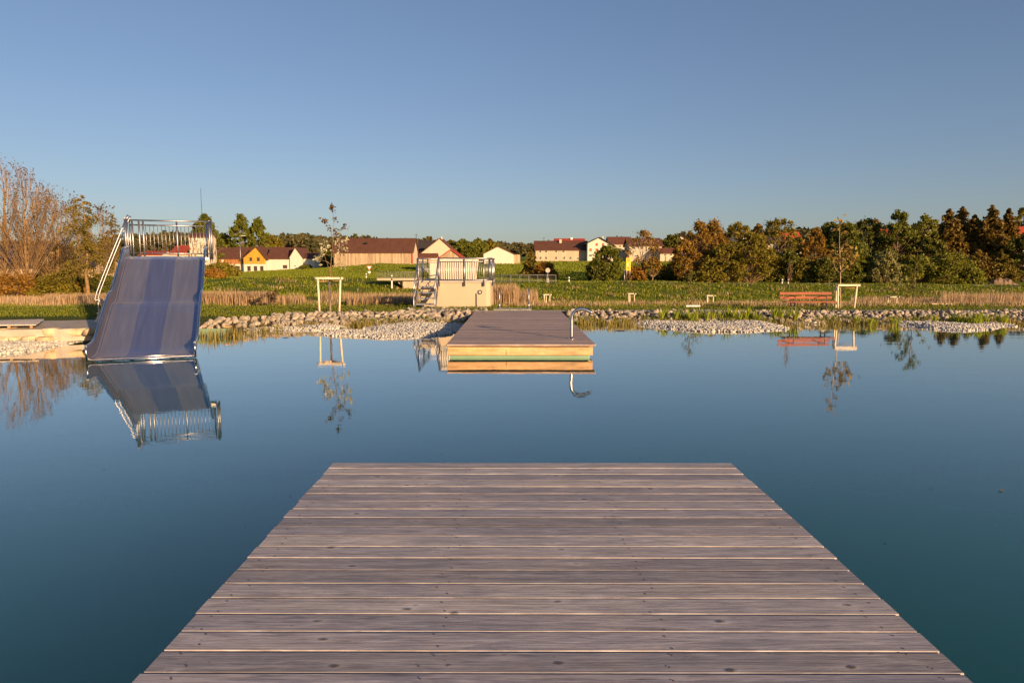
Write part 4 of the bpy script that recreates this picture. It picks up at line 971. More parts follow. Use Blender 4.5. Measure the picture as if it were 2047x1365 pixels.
def tarp(name, label, p0, p1, z0, z1, seed, amp, skew=0.0):
    q = np.random.default_rng(seed); nx, nz = 60, 14; V = []
    p0 = np.array(p0); p1 = np.array(p1); nrm = np.array([(p1 - p0)[1], -(p1 - p0)[0], 0]); nrm /= np.linalg.norm(nrm)
    for j in range(nz):
        for i in range(nx):
            u, v = i / (nx - 1), j / (nz - 1)
            uu = u * (1 - skew * (1 - v) * u)
            p = p0 + (p1 - p0) * uu; fold = amp * (.5 * math.sin(uu * 38 + 1.5 * math.sin(v * 4)) + math.sin(uu * 11 + v * 3) * .6) * (.25 + .75 * (u ** 3)) * (1 - .5 * abs(v - .5))
            V.append(p + nrm * fold + np.array([0, 0, z0 + (z1 - z0) * v - .05 * math.sin(u * 3.14) * v * .3]))
    idx = np.arange(nx * nz).reshape(nz, nx); Qd = np.stack([idx[:-1, :-1], idx[:-1, 1:], idx[1:, 1:], idx[1:, :-1]], -1).reshape(-1, 4)
    ob = link(name, np_mesh(name, V, Qd, M['tarp'], True)); md = ob.modifiers.new('thickness', 'SOLIDIFY'); md.thickness = .006
    return tag(ob, label, 'tarpaulin')
tarp('tarpaulin', 'cream tarpaulin hung inside the front railing of the concrete block', (xs_ + o[0] + .03, BD - .055, 0), (P(957, 540, BD)[0], BD - .055, 0), zt_ + .06, zr - .03, 1, .03, .06)
tarp('tarpaulin', 'narrow cream tarpaulin inside the right side railing of the concrete block', (xr + o[0] - .035, BD + .22, 0), (xr + o[0] - .035, BD + 2.6, 0), zt_ + .06, zr - .12, 2, .01)
tarp('tarpaulin', 'cream tarpaulin on the left rear corner railing above the stairs', (xl + o[0] + .05, BD + BDEP - .10, 0), (xl + o[0] + .62, BD + BDEP - .10, 0), zt_ + .06, zr - .16, 3, .012)

# ------------------------------------------------------------------ buildings
def volume(root, ox, oy, W, dep, eave, ridge, rdir, wallm, roofm_, oh=.45, apex=.5, base=-2.0, th=.22, wall_name='wall', roof_name='roof', eave_r=None):
    """wall prism and pitched roof; rdir 'x' = ridge parallel to the front, 'y' = gable to the front. Local: x right, y back."""
    mb = MB(); er = eave if eave_r is None else eave_r
    if rdir == 'x': poly = [(0, base), (dep, base), (dep, eave), (dep / 2, ridge - .12), (0, eave)]; mb.prism([(oy + a, z) for a, z in poly], ox - W / 2, ox + W / 2, 'x')
    else: poly = [(-W / 2, base), (W / 2, base), (W / 2, er), (-W / 2 + W * apex, ridge - .12), (-W / 2, eave)]; mb.prism([(ox + a, z) for a, z in poly], oy, oy + dep, 'y')
    wobj = mb.build(wall_name, [wallm], root)
    mb = MB()
    if rdir == 'x':
        sl_ = (ridge - eave) / (dep / 2); a0, a1 = oy - oh, oy + dep + oh
        poly = [(a0, eave - oh * sl_), (oy + dep / 2, ridge), (a1, eave - oh * sl_), (a1, eave - oh * sl_ - th), (oy + dep / 2, ridge - th), (a0, eave - oh * sl_ - th)]
        mb.prism(poly, ox - W / 2 - oh, ox + W / 2 + oh, 'x')
    else:
        xa = ox - W / 2 + W * apex; s1 = (ridge - eave) / (W * apex); s2 = (ridge - er) / (W * (1 - apex)); a0, a1 = ox - W / 2 - oh, ox + W / 2 + oh
        poly = [(a0, eave - oh * s1), (xa, ridge), (a1, er - oh * s2), (a1, er - oh * s2 - th), (xa, ridge - th), (a0, eave - oh * s1 - th)]
        mb.prism(poly, oy - oh, oy + dep + oh, 'y')
    robj = mb.build(roof_name, [roofm_], root); return wobj, robj
def window(root, x, z, w_, h_, y=0.0, frame='frame', pane='glass', bars=1, shutters=None, name='window'):
    mb = MB(); mb.box((x, y - .02, z), (w_, .06, h_)); o = mb.build(name, [M[pane]], root)
    if frame:
        mb = MB(); t = .09
        for dx in (-1, 1): mb.box((x + dx * (w_ / 2), y - .05, z), (t, .10, h_ + t))
        for dz in (-1, 1): mb.box((x, y - .05, z + dz * (h_ / 2)), (w_ - t, .10, t))
        for k in range(bars): mb.box((x - w_ / 2 + w_ * (k + 1) / (bars + 1), y - .045, z), (.06, .06, h_ - t))
        mb.build('frame', [M[frame]], o)
        mb = MB(); mb.box((x, y - .08, z - h_ / 2 - .08), (w_ + .2, .16, .06)); mb.build('sill', [M['white_paint']], o)
    return o
class House:
    def __init__(s, name, label, D, px, yb, cat='house', rz=0.0, group=None):
        p = P(px, yb, D); s.D = D; s.px = px; s.yb = yb; s.k = D / F * math.sqrt(1 + ((px - 1027) / F) ** 2) ** 0
        s.root = tag(empty(name, p, rz), label, cat, group)
    def X(s, px): return (px - s.px) * s.k
    def Z(s, py): return (s.yb - py) * s.k
    def vol(s, x0, x1, ye, yr, dep, rdir, w, r, oy=0.0, **kw):
        return volume(s.root, (s.X(x0) + s.X(x1)) / 2, oy, s.X(x1) - s.X(x0), dep, s.Z(ye), s.Z(yr), rdir, M[w], M[r], **kw)
    def win(s, px, py, w_, h_, parent=None, y=0.0, **kw): return window(parent or s.root, s.X(px), s.Z(py), w_ * s.k, h_ * s.k, y, **kw)
    def panel(s, name, x0, x1, y0, y1, mat, parent=None, proud=.03, y=0.0):
        mb = MB(); mb.box(((s.X(x0) + s.X(x1)) / 2, y - proud / 2 + .002, (s.Z(y0) + s.Z(y1)) / 2), (s.X(x1) - s.X(x0), proud, abs(s.Z(y0) - s.Z(y1)))); return mb.build(name, [M[mat]], parent or s.root)
    def chim(s, roof, px, y0, y1, w_=.6, y=3.0, mat='cream'):
        mb = MB(); mb.box((s.X(px), y, (s.Z(y0) + s.Z(y1)) / 2), (w_, w_, s.Z(y1) - s.Z(y0) if s.Z(y1) > s.Z(y0) else s.Z(y0) - s.Z(y1))); return mb.build('chimney', [M[mat]], roof)
    def aerial(s, roof, px, y0, y1, y=3.0):
        mb = MB(); a = (s.X(px), y, s.Z(y1)); b = (s.X(px), y, s.Z(y0)); mb.tube([a, b], .05, 5); mb.tube([(a[0] - .6, y, a and b[2] - .3), (a[0] + .6, y, b[2] - .3)], .03, 4); mb.tube([(a[0] - .4, y, b[2] - .8), (a[0] + .4, y, b[2] - .8)], .03, 4); return mb.build('aerial', [M['iron']], roof)

# farmhouse with the yellow gable
h = House('farmhouse', 'long white farmhouse with brown roof and yellow boarded gable behind the slide', 225, 525, 548)
w0, r0 = h.vol(424, 489, 516, 494, 11, 'x', 'white', 'roof', oy=2.2, oh=.35)
h.panel('timber_storey', 424.5, 487, 528, 516.8, 'brownboard', w0, .08, 2.2); h.win(470.5, 537, 8.5, 10, w0, 2.2, frame='brownframe', bars=2); h.win(441, 521, 4, 6, w0, 2.14, frame=None, pane='frame')
w1, r1 = h.vol(488, 532, 515.5, 493.5, 12, 'y', 'white', 'roof', oh=.55, apex=.60, wall_name='gable_wall')
# boarded upper gable
mb = MB(); poly = [(h.X(488.3), h.Z(528)), (h.X(531.7), h.Z(528)), (h.X(531.7), h.Z(515.8)), (h.X(514.4), h.Z(495)), (h.X(488.3), h.Z(515.8))]; mb.prism(poly, -.10, .02, 'y'); gp = mb.build('yellow_boarding', [M['yellow']], w1)
for a in (503, 518): h.win(a, 519, 5, 7.5, w1, -.10, frame='brownframe')
for a in (498.5, 511.5, 524): h.win(a, 537, 6, 9.5, w1, 0, frame='brownframe')
w2, r2_ = h.vol(532.3, 585, 516, 494, 11, 'x', 'white', 'roof', oy=1.2, oh=.35); h.win(568, 533.5, 8, 6.5, w2, 1.2, frame='brownframe', bars=2)
w3, r3 = h.vol(579, 604.5, 513.5, 494.5, 12, 'y', 'white', 'roof', oh=.35, apex=.47, oy=.6, wall_name='gable_wall')
mb = MB(); mb.tube([(h.X(589), .6, h.Z(532)), (h.X(589), .55, h.Z(532))], .22, 12); mb.build('round_window', [M['glass']], w3)
w4, r4 = h.vol(605, 627, 516, 505, 9, 'x', 'white', 'roof', oy=1.5, oh=.2)
for a, b in ((515.5, 504), (592, 505)): pass
h.aerial(r2_, 589.5, 470, 494, 6)
# barn of old boards
h = House('barn', 'big old timber barn with a rusty brown roof left of the concrete block', 205, 746, 527, 'barn')
w0, r0 = h.vol(668, 824, 502.5, 475.5, 11, 'x', 'oldboard', 'roof', oh=.5)
h.panel('red_corner_board', 821.5, 825, 527, 503, 'redroof', w0, .06)
mb = MB(); mb.prism([(.1, h.Z(527) + .02), (10.9, h.Z(527)), (10.9, h.Z(502.5)), (5.5, h.Z(476.5)), (.1, h.Z(502.5))], h.X(824) + .0, h.X(824) + .06, 'x'); mb.build('gable_boarding', [M['cream']], w0)
mb = MB(); mb.box((h.X(729), 2.2, h.Z(486.5)), (.9, .12, .6), M=Matrix.Rotation(R(38), 3, 'X')); mb.build('roof_light', [M['glass']], r0)
h.aerial(r0, 828, 467, 480, 5)
# gabled houses beside the barn
h = House('house', 'cream gabled house with dark eaves rising behind the block railing', 235, 874, 530)
w0, r0 = h.vol(843, 912, 505, 476.5, 14, 'y', 'cream', 'roof2', oh=.5, apex=.54); h.vol(842, 876, 514, 507, 5, 'x', 'beige', 'roof2', oy=-6, oh=.4, wall_name='annex_wall', roof_name='annex_roof'); h.chim(r0, 883, 480, 474, .5, 1.0)
h = House('house', 'dark shaded house with a slate roof squeezed between barn and cream gable', 262, 846, 528); w0, r0 = h.vol(836, 862, 497, 481, 9, 'x', 'darkroof', 'darkroof'); h.win(843, 505, 5, 6, w0)
h = House('shed', 'small boarded shed with a bright red roof just above the block railing', 150, 900, 552, 'shed')
w0, r0 = h.vol(878, 924, 514.5, 498.5, 11, 'y', 'oldboard', 'redroof', oh=.35, apex=.52)
h = House('house', 'plain white windowless house with low gable right of the block', 235, 1000, 526)
w0, r0 = h.vol(967, 1027, 507, 492.5, 13, 'y', 'white', 'roof2', oh=.4, apex=.48); h.panel('side_boarding', 1027.3, 1039, 525.5, 509, 'oldboard', w0, .12, 3)
mb = MB(); mb.box((h.X(1033), 8, (h.Z(509) - 2) / 2), (h.X(1040) - h.X(1026.5), 9.9, h.Z(509) + 2)); mb.build('lean_to', [M['oldboard']], w0)
# the long two-storey house and its neighbours
h = House('house', 'long beige two-storey house with two rows of small windows', 272, 1120, 522)
w0, r0 = h.vol(1071, 1174, 498.5, 481, 12, 'x', 'beige', 'roof', oh=.55)
for a in (1080.5, 1092, 1112, 1126.5): h.win(a, 503, 3.6, 5, w0)
for a in (1081, 1092, 1112, 1128, 1140.5): h.win(a, 516, 3.6, 5.5, w0)
h.win(1155, 517, 2, 3, w0, frame=None); h.chim(r0, 1121.5, 486, 478.5, .9, 4.5); h.aerial(r0, 1088.5, 474, 482, 5.5); h.chim(r0, 1098, 483, 479, .5, 6, 'iron')
h = House('house', 'house behind the long beige one, only its bright red roof and white chimney showing', 300, 1140, 522); w0, r0 = h.vol(1111, 1169, 487, 476.5, 12, 'x', 'white', 'redroof'); h.chim(r0, 1144, 480, 475, .9, 5, 'white_paint')
h = House('house', 'white gabled house with red window shutters', 268, 1200, 523)
w0, r0 = h.vol(1174.5, 1226, 486, 474.8, 16, 'y', 'white', 'darkroof', oh=.9, apex=.45, eave_r=.0 + (523 - 490.5) * 268 / F)
for a, b in ((1192.5, 489.5), (1205, 489.5), (1180.5, 500), (1192.5, 500), (1204.5, 500), (1216.5, 500)): h.win(a, b, 4.6, 5.6, w0, frame=None, pane='shutter', name='shutter')
for a in (1180.5, 1193): h.win(a, 511, 5, 3.6, w0)
h.chim(r0, 1207, 479, 472.5, .7, 4, 'grey')
h = House('house', 'cream house with rusty roof just right of the red-shuttered one', 285, 1237, 518); w0, r0 = h.vol(1219, 1262, 487, 473, 12, 'x', 'cream', 'roof2', oh=.6)
for a in (1239, 1246.5):
    for b in (493, 503): h.win(a, b, 3, 4, w0)
h.chim(r0, 1237, 476, 470.5, .5, 6, 'iron'); h.chim(r0, 1246, 476, 472, .5, 6, 'iron')
h = House('house', 'broad cream house half hidden by the brown birch, with brown roof', 262, 1292, 523); w0, r0 = h.vol(1258, 1322, 490.5, 475.5, 12, 'x', 'cream', 'roof', oh=.6)
for a in (1268, 1282, 1302, 1312): h.win(a, 496, 4.5, 6, w0)
for a in (1272, 1301): h.win(a, 512, 4.5, 3, w0)
h = House('outbuilding', 'low cream outbuilding with dark door at the right end of the house row', 255, 1335, 523, 'outbuilding'); w0, r0 = h.vol(1319.5, 1350, 505.5, 495.5, 8, 'x', 'cream', 'roof2', oh=.4)
h.win(1330, 510, 4, 4, w0); h.win(1341, 509.5, 4, 4, w0); h.panel('door', 1329, 1331.6, 523, 512, 'brownframe', w0, .05)
h = House('house', 'small white house with brown roof peeping out above the outbuilding, beside the rust-brown wood', 320, 1362, 500); w0, r0 = h.vol(1350, 1385, 484, 472, 12, 'y', 'white', 'roof2', oh=.6, apex=.3); h.aerial(r0, 1363, 468, 474, 4)
# houses glimpsed through the wood on the right
for px0, px1, yb_, ye, yr, D_, wm, rm, rd, lb in (
    (1470, 1500, 500, 470, 462, 240, 'white', 'roof2', 'x', 'white house glimpsed through rust-brown trees at the left of the wood'),
    (1519, 1545, 498, 484, 471, 230, 'white', 'darkroof', 'x', 'white house with dark grey roof in a gap of the wood above the bench'),
    (1568, 1603, 510, 484, 463, 235, 'white', 'redroof', 'x', 'red-roofed house in the gap right of the tall oak-like tree'),
    (1572, 1594, 520, 499, 490, 200, 'white_paint', 'darkroof', 'x', 'pale low hut under the red-roofed house in the wood'),
    (1752, 1782, 490, 470, 456, 240, 'white', 'redroof', 'x', 'red-roofed house peeping over the dark green trees of the right wood'),
    (1836, 1872, 510, 478, 461, 200, 'brownboard', 'darkroof', 'y', 'dark timber chalet with pale gable edge between the green trees and spruces'),
    (1880, 1990, 512, 496, 488, 190, 'cream', 'roof2', 'x', 'long cream house mostly hidden behind the spruces'),
    (2019, 2085, 500, 476, 452, 200, 'white', 'redroof', 'x', 'white house with red roof at the far right edge')):
    h = House('house', lb, D_, (px0 + px1) / 2, yb_); w0, r0 = h.vol(px0, px1, ye, yr, 10, rd, wm, rm, oh=.5)
    for k in (.3, .7): h.win(px0 + (px1 - px0) * k, ye + (yb_ - ye) * .35, 4, 5, w0, frame=None)
    if rm == 'darkroof' and rd == 'y':
        mb = MB(); mb.bar((h.X(px0) - .5, -.56, h.Z(ye) - .6), (h.X((px0 + px1) / 2), -.56, h.Z(yr) - .1), .06, .22); mb.bar((h.X(px1) + .5, -.56, h.Z(ye) - .6), (h.X((px0 + px1) / 2), -.56, h.Z(yr) - .1), .06, .22); mb.build('barge_board', [M['white_paint']], r0)
# houses behind the left trees and the slide
def solar_mat():
    m = NT('solar_panels'); v = m.coord(); s = m.n('ShaderNodeSeparateXYZ'); m.l(v, s.inputs[0])
    a = m.ramp(m.math('FRACT', m.math('MULTIPLY', s.outputs[0], .75)), [(0, (1, 1, 1)), (.05, (0, 0, 0))]); b = m.ramp(m.math('FRACT', m.math('MULTIPLY', s.outputs[2], 1.1)), [(0, (1, 1, 1)), (.08, (0, 0, 0))])
    m.set(Base_Color=m.mix(m.math('MAXIMUM', a, b), (.012, .015, .028), (.18, .19, .22)), Roughness=.18); return m.m
M['solar'] = solar_mat()
h = House('barn', 'wide tan barn with dark solar-panel roof behind the bare trees at the left edge', 105, 30, 549, 'barn'); w0, r0 = h.vol(-70, 68, 529, 480, 11, 'x', 'oldboard', 'darkroof', oh=.5)
def solar(h, r0, x0, x1, ye, yr, dep):
    e, g = h.Z(ye), h.Z(yr); mb = MB(); f0_, f1_ = .06, .92
    for f in (0,):
        a = (h.X(x0), dep / 2 * f0_, e + (g - e) * f0_ + .10); b = (h.X(x1), dep / 2 * f0_, a[2]); c = (h.X(x1), dep / 2 * f1_, e + (g - e) * f1_ + .10); d = (h.X(x0), dep / 2 * f1_, c[2])
        mb.add([a, b, c, d] + [(p[0], p[1], p[2] - .05) for p in (a, b, c, d)], [(0, 1, 2, 3), (4, 7, 6, 5), (0, 4, 5, 1), (1, 5, 6, 2), (2, 6, 7, 3), (3, 7, 4, 0)])
    mb.build('solar_panels', [M['solar']], r0)
solar(h, r0, -68, 66, 529, 480, 11)
h = House('barn', 'lower tan shed roof with solar panels right of the first solar barn', 118, 130, 549, 'barn'); w0, r0 = h.vol(72, 186, 531, 506, 9, 'x', 'oldboard', 'darkroof', oh=.5); solar(h, r0, 74, 184, 531, 506, 9)
h = House('house', 'small house with red roof glimpsed left of the slide railing', 180, 185, 530); h.vol(166, 206, 520, 505, 9, 'x', 'cream', 'redroof')
h = House('house', 'low red-roofed house seen through the left half of the slide railing', 260, 300, 520); h.vol(280, 322, 509, 501, 10, 'x', 'white', 'redroof')
h = House('house', 'red-roofed house seen through the right half of the slide railing', 230, 358, 530); h.vol(340, 382, 507, 490, 12, 'x', 'cream', 'redroof')
def stonetower():
    m = NT('patchy_tower'); v = m.coord((1.6, 1.6, .5)); n1 = m.noise(v, 1.6, 6, .7); m.set(Base_Color=m.ramp(n1, [(.44, (.10, .075, .05)), (.50, (.58, .50, .38))]), Roughness=.9); m.bump(n1, .1); return m.m
M['tower'] = stonetower()
h = House('tower', 'narrow pale tower with dark patches just behind the right slide post', 140, 402, 550, 'tower'); w0, r0 = h.vol(381, 420, 474, 466, 3.6, 'x', 'tower', 'roof', oh=.15)
p = P(405.5, 470, 240); mb = MB(); mb.tube([(p[0], 240, tz(p[0], 240)), (p[0], 240, P(405, 376, 240)[2])], [.22, .05], 6); tag(mb.build('radio_mast', [M['galv']]), 'thin tall mast above the trees right of the slide', 'mast')
p = P(482, 500, 180); lamp = tag(empty('street_lamp', ground_at(482, 180)), 'slim street lamp in front of the round trees above the farmhouse', 'street lamp'); o = ground_at(482, 180)
zt2 = P(482, 472, 180)[2] - o[2]; mb = MB(); mb.tube([(0, 0, 0), (0, 0, zt2)], [.10, .06], 6); mb.build('pole', [M['galv']], lamp); mb = MB(); mb.tube([(0, 0, zt2), (.9, 0, zt2 + .1)], .05, 5); mb.box((1.1, 0, zt2 + .08), (.8, .25, .12)); mb.build('lamp_head', [M['white_paint']], lamp)

# ------------------------------------------------------------------ road furniture on the dyke
# road along the crest
mb = MB(); vs = []; cn = 0
for px in range(420, 2400, 20):
    if 755 < px < 1000: pass
    for Dd in (88.6, 92.5): g = ground_at(px, Dd); vs.append((g[0], g[1], g[2] + .06))
    cn += 1
mb.add(vs, [(2 * i, 2 * i + 2, 2 * i + 3, 2 * i + 1) for i in range(cn - 1)]); tag(mb.build('road', [M['road']]), kind='structure')
def mesh_fence(name, label, pxa, pxb, D, y0, y1, npost):
    a = P(pxa, y1, D); b = P(pxb, y1, D); zt = P(pxa, y0, D)[2] - a[2]; root = tag(empty(name, a), label, 'fence'); L = b[0] - a[0]; dz = b[2] - a[2]
    for k in range(npost):
        t = k / (npost - 1); mb = MB(); mb.tube([(L * t, 0, -.5), (L * t, 0, zt)], .045, 5); mb.build('post', [M['railgrey']], root)
    mb = MB(); mb.tube([(0, 0, zt), (L, 0, zt)], .035, 5); mb.tube([(0, 0, .12), (L, 0, .12)], .025, 5)
    for k in range(int(L / .16)): mb.tube([(k * .16, 0, .12), (k * .16, 0, zt)], .010, 3, False)
    mb.build('infill', [M['railgrey']], root); return root
mesh_fence('railing', 'grey bar railing along the road between the block and the round traffic sign', 985, 1111, 87.5, 549.5, 563, 8)
# little bridge at the left of the block
br = tag(empty('bridge', P(795, 560, 80)), 'small concrete bridge with railing, half hidden left of the concrete block', 'bridge'); o = P(795, 560, 80)
mb = MB(); a, b = P(757, 556, 80) - o, P(842, 556, 80) - o; mb.box(((a[0] + b[0]) / 2, 1.2, a[2] - .12), (b[0] - a[0], 4.5, .26)); mb.build('deck', [M['beige']], br)
mb = MB(); mb.box((b[0] - .8, 1.6, a[2] - 1.4), (2.6, 4.0, 2.3)); mb.prism([(P(790, 561, 80)[0] - o[0], a[2] - .26), (b[0] - 2.0, a[2] - .26), (b[0] - 2.0, a[2] - 2.5), (P(815, 561, 80)[0] - o[0], a[2] - 1.6)], .2, 3.6, 'y'); mb.build('abutment', [M['beige']], br)
mb = MB()
for k in range(12): x = a[0] + (b[0] - a[0]) * k / 11; mb.tube([(x, -.9, a[2]), (x, -.9, a[2] + .70)], .025, 5)
mb.tube([(a[0], -.9, a[2] + .70), (b[0], -.9, a[2] + .70)], .035, 5)
for k in range(60): x = a[0] + (b[0] - a[0]) * k / 59; mb.tube([(x, -.9, a[2]), (x, -.9, a[2] + .68)], .009, 3, False)
mb.build('railing', [M['railgrey']], br)
def signpost(name, label, px, D, ybase, ytop, head, cat='sign'):
    g = ground_at(px, D); zt = P(px, ytop, D)[2] - g[2]; root = tag(empty(name, g), label, cat); mb = MB(); mb.tube([(0, 0, -.3), (0, 0, zt)], .035, 6); mb.build('pole', [M['galv']], root); head(root, zt); return root
def round_back(root, zt): mb = MB(); mb.tube([(0, -.05, zt - .28), (0, -.08, zt - .28)], .30, 20); mb.build('sign_plate', [M['grey']], root); mb = MB(); mb.box((0, -.08, zt - 1.55), (.28, .12, .55)); mb.build('box', [M['galv']], root)
signpost('traffic_sign', 'round traffic sign seen from its grey back at the end of the railing', 1095, 87, 562, 536, round_back)
def giveway(root, zt):
    mb = MB(); mb.prism([(-.38, zt), (.38, zt), (0, zt - .66)], -.09, -.05, 'y'); rd = mb.build('sign_plate', [M['sign_r']], root)
    mb = MB(); mb.prism([(-.27, zt - .06), (.27, zt - .06), (0, zt - .53)], -.10, -.092, 'y'); mb.build('sign_face', [M['sign_w']], rd)
    mb = MB(); mb.box((0, -.07, zt - .85), (.36, .03, .22)); mb.build('lower_plate', [M['sign_w']], root)
signpost('give_way_sign', 'white and red triangular give-way sign on the road left of the block', 738.5, 93, 554, 531.5, giveway)
ys_ = tag(empty('direction_sign', ground_at(1256, 90)), 'tall yellow signboard on posts at the roadside right of the round shrub', 'sign'); g = ground_at(1256, 90)
s_ = 90 / F; zt, z0_ = P(1256, 516, 90)[2] - g[2], P(1256, 541, 90)[2] - g[2]
mb = MB(); mb.box((0, 0, (zt + z0_) / 2), (.62, .05, zt - z0_)); bd = mb.build('board', [M['sign_y']], ys_)
mb = MB(); mb.box((-.10, -.03, z0_ + .78), (.17, .012, .26)); mb.build('white_field', [M['sign_w']], bd)
mb = MB()
for i, (x, z, w_) in enumerate(((.02, 1.40, .36), (.0, 1.28, .28), (.13, .82, .16), (.13, .74, .14), (-.02, .42, .34), (-.04, .32, .26), (.04, .18, .22))): mb.box((x, -.031, z0_ + z), (w_, .012, .05))
mb.build('lettering', [M['sign_k']], bd)
for x in (-.2, .22): mb = MB(); mb.tube([(x, .06, -.4), (x, .06, zt - .1)], .045, 6); mb.build('pole', [M['galv']], ys_)
g = ground_at(1248.5, 91); mb = MB(); mb.tube([(0, 0, -.3), (0, 0, P(1248, 540, 91)[2] - g[2])], .05, 6); mb.box((0, 0, P(1248, 540, 91)[2] - g[2] + .02), (.12, .12, .05)); tag(mb.build('roadside_post', [M['galv']], None, g), 'bare grey post standing just left of the yellow signboard', 'post')
for px, yt, D, lb in ((732, 548, 91, 'white roadside marker post left of the give-way sign'), (1138, 554, 91, 'white roadside marker post right of the railing end'), (1565, 559, 90, 'white marker post behind the bench, left of the sparse sapling'), (1577, 559, 90, 'white marker post behind the bench, right beside the sparse sapling'), (783, 550, 79, 'white marker post in front of the small bridge railing')):
    g = ground_at(px, D); hh = max(.7, P(px, yt, D)[2] - g[2]); mp_ = tag(empty('marker_post', g), lb, 'post'); mb = MB(); mb.box((0, 0, hh / 2 - .1), (.14, .10, hh + .2)); mb.build('body', [M['white_paint']], mp_); mb = MB(); mb.box((0, 0, hh - .24), (.145, .105, .16)); mb.build('black_band', [M['sign_k']], mp_)
g = ground_at(1338, 130); mb = MB(); mb.tube([(0, 0, -.3), (0, 0, P(1338, 520, 130)[2] - g[2])], .05, 6); mb.box((0, -.05, P(1338, 520, 130)[2] - g[2]), (.4, .1, .12)); tag(mb.build('lamp_post', [M['galv']], None, g), 'thin pale lamp post in the field right of the brown birch', 'lamp post')

# ------------------------------------------------------------------ trees
def make_tree(px, D, ytop, wpx, kind, label, yb=None, seed=None, name='tree', cat='tree', sink=.0):
    q = np.random.default_rng(seed if seed is not None else int(px * 31 + D * 7 + ytop))
    g = ground_at(px, D); top = P(px, ytop, D); h = max(1.0, top[2] - g[2]); r = wpx / 2 * D / F
    K = KINDS[kind]; root = tag(empty(name, g - [0, 0, sink]), label, cat); tb = TB(5); C = []; px_m = D / F       # metres per photo pixel
    leaf = K['leaf'] * px_m
    tr0 = K.get('tr', .022) * h
    nst = K.get('stems', 1)
    stems = []
    for s in range(nst):
        a = q.uniform(0, 6.283); off = np.array([math.cos(a), math.sin(a), 0]) * (r * .22 if nst > 1 else 0) * q.uniform(.3, 1)
        n = 7; pts = [off * .3 + off * 1.6 * (k / n) ** 1.3 + np.array([q.normal(0, .010 * h), q.normal(0, .010 * h), 0]) * (k > 0) + [0, 0, h * K.get('lead', .92) * k / n * (q.uniform(.8, 1) if nst > 1 else 1)] for k in range(n + 1)]
        pts[0][2] = -.3; pts = np.array(pts); stems.append(pts); tb.tube(pts, tr0 / nst ** .5, tr0 * .15)
    cb = K['base']
    def trunk_at(f, s=0):
        pts = stems[s % nst]; t = np.clip(f, 0, .999) * (len(pts) - 1); i = int(t); return pts[i] + (pts[i + 1] - pts[i]) * (t - i)
    if kind in ('spruce', 'larch', 'conifer'):
        nl = K['n']
        for k in range(nl):
            t = (k + q.uniform(0, 1)) / nl; f = cb + (1 - cb) * t; L = r * (1 - t) ** K.get('pow', .75) * q.uniform(.55, 1.12) + .02 * h * (1 - t); a = q.uniform(0, 6.283); p0 = trunk_at(min(f / K.get('lead', .92), .99)); p0 = np.array([p0[0], p0[1], h * f])
            d = np.array([math.cos(a), math.sin(a), 0]); m = max(4, int(L / (leaf * .35))); u = np.linspace(.12, 1, m)
            rise = K.get('rise', .25); droop = K.get('droop', .45)
            bp = p0 + d * (L * u)[:, None] + np.array([0, 0, 1.]) * (L * (rise * u - droop * u * u))[:, None]
            tb.tube(bp[:: max(1, m // 4)], tr0 * .13 * (1 - t * .6), tr0 * .04)
            per = K['per']; c = np.repeat(bp, per, 0) + q.normal(size=(m * per, 3)) * np.array([.10, .10, .06]) * L * .8; c[:, 2] -= np.abs(q.normal(0, K.get('hang', .10) * L, len(c))); C.append(c)
        C.append(np.array([0, 0, h]) - np.abs(q.normal(size=(14, 3))) * [.0, .0, .05 * h] + q.normal(size=(14, 3)) * .012 * h)
    else:
        nc = K['n']; env = K['env']
        for k in range(nc):
            t = q.beta(*K.get('beta', (1.3, 1.1))); a = q.uniform(0, 6.283)
            R_ = r * env(t) * (q.uniform(.35, 1) ** .5) * (1 + .18 * math.sin(3 * a + seed_ph(px)) + .12 * math.sin(5 * t * 3.1 + a))
            tip = np.array([math.cos(a) * R_, math.sin(a) * R_, h * (cb + (1 - cb) * t)])
            s = q.integers(0, nst); f0 = max(cb * .55, (tip[2] / h) - K.get('up', .35) * R_ / h * 2.0 - .10 * q.uniform(.3, 1)); f0 = np.clip(f0, cb * .45, .95)
            p0 = trunk_at(f0 / K.get('lead', .92), s); mid = p0 * .5 + tip * .5 + np.array([0, 0, -.12 * R_ * K.get('up', .35) + q.normal(0, .03 * R_)]) + q.normal(size=3) * .05 * R_
            u = np.linspace(0, 1, 5)[:, None]; bp = (1 - u) ** 2 * p0 + 2 * u * (1 - u) * mid + u * u * tip
            tb.tube(bp, tr0 * K.get('br', .22) * (1.1 - .5 * f0), tr0 * .04)
            cr = K['cr'] * r * q.uniform(.6, 1.25); n = int(K['per'] * q.uniform(.6, 1.3))
            for _ in range(K.get('twigs', 2)):
                e = tip + q.normal(size=3) * cr * np.array([1, 1, .8]) + [0, 0, K.get('twup', .0) * cr]; s0 = bp[q.integers(2, 5)]
                tb.tube(np.array([s0, (s0 + e) / 2 + q.normal(size=3) * cr * .12, e]), tr0 * .05, tr0 * .025)
                if K.get('tipleaf'): C.append(e + q.normal(size=(K['tipleaf'], 3)) * cr * .10)
            c = q.normal(size=(n, 3)) * .56
            if n: C.append(tip + c * cr * np.array([1, 1, K.get('flat', .8)]))
    link('trunk', tb.mesh('trunk', M[K['bark']]), root)
    C = np.concatenate(C); V, T = leafcards(C, leaf, q, K.get('lf', 0)); link('crown', np_mesh('crown', V, T, M[K['mat']]), root)
    return root
def seed_ph(x): return (x * 12.9898) % 6.283
rnd = lambda t: math.sqrt(max(0, 1 - (2 * t - 1) ** 2)) * .96 + .04
egg = lambda t: math.sin(math.pi * min(1, max(0, t)) ** .75) * .95 + .08
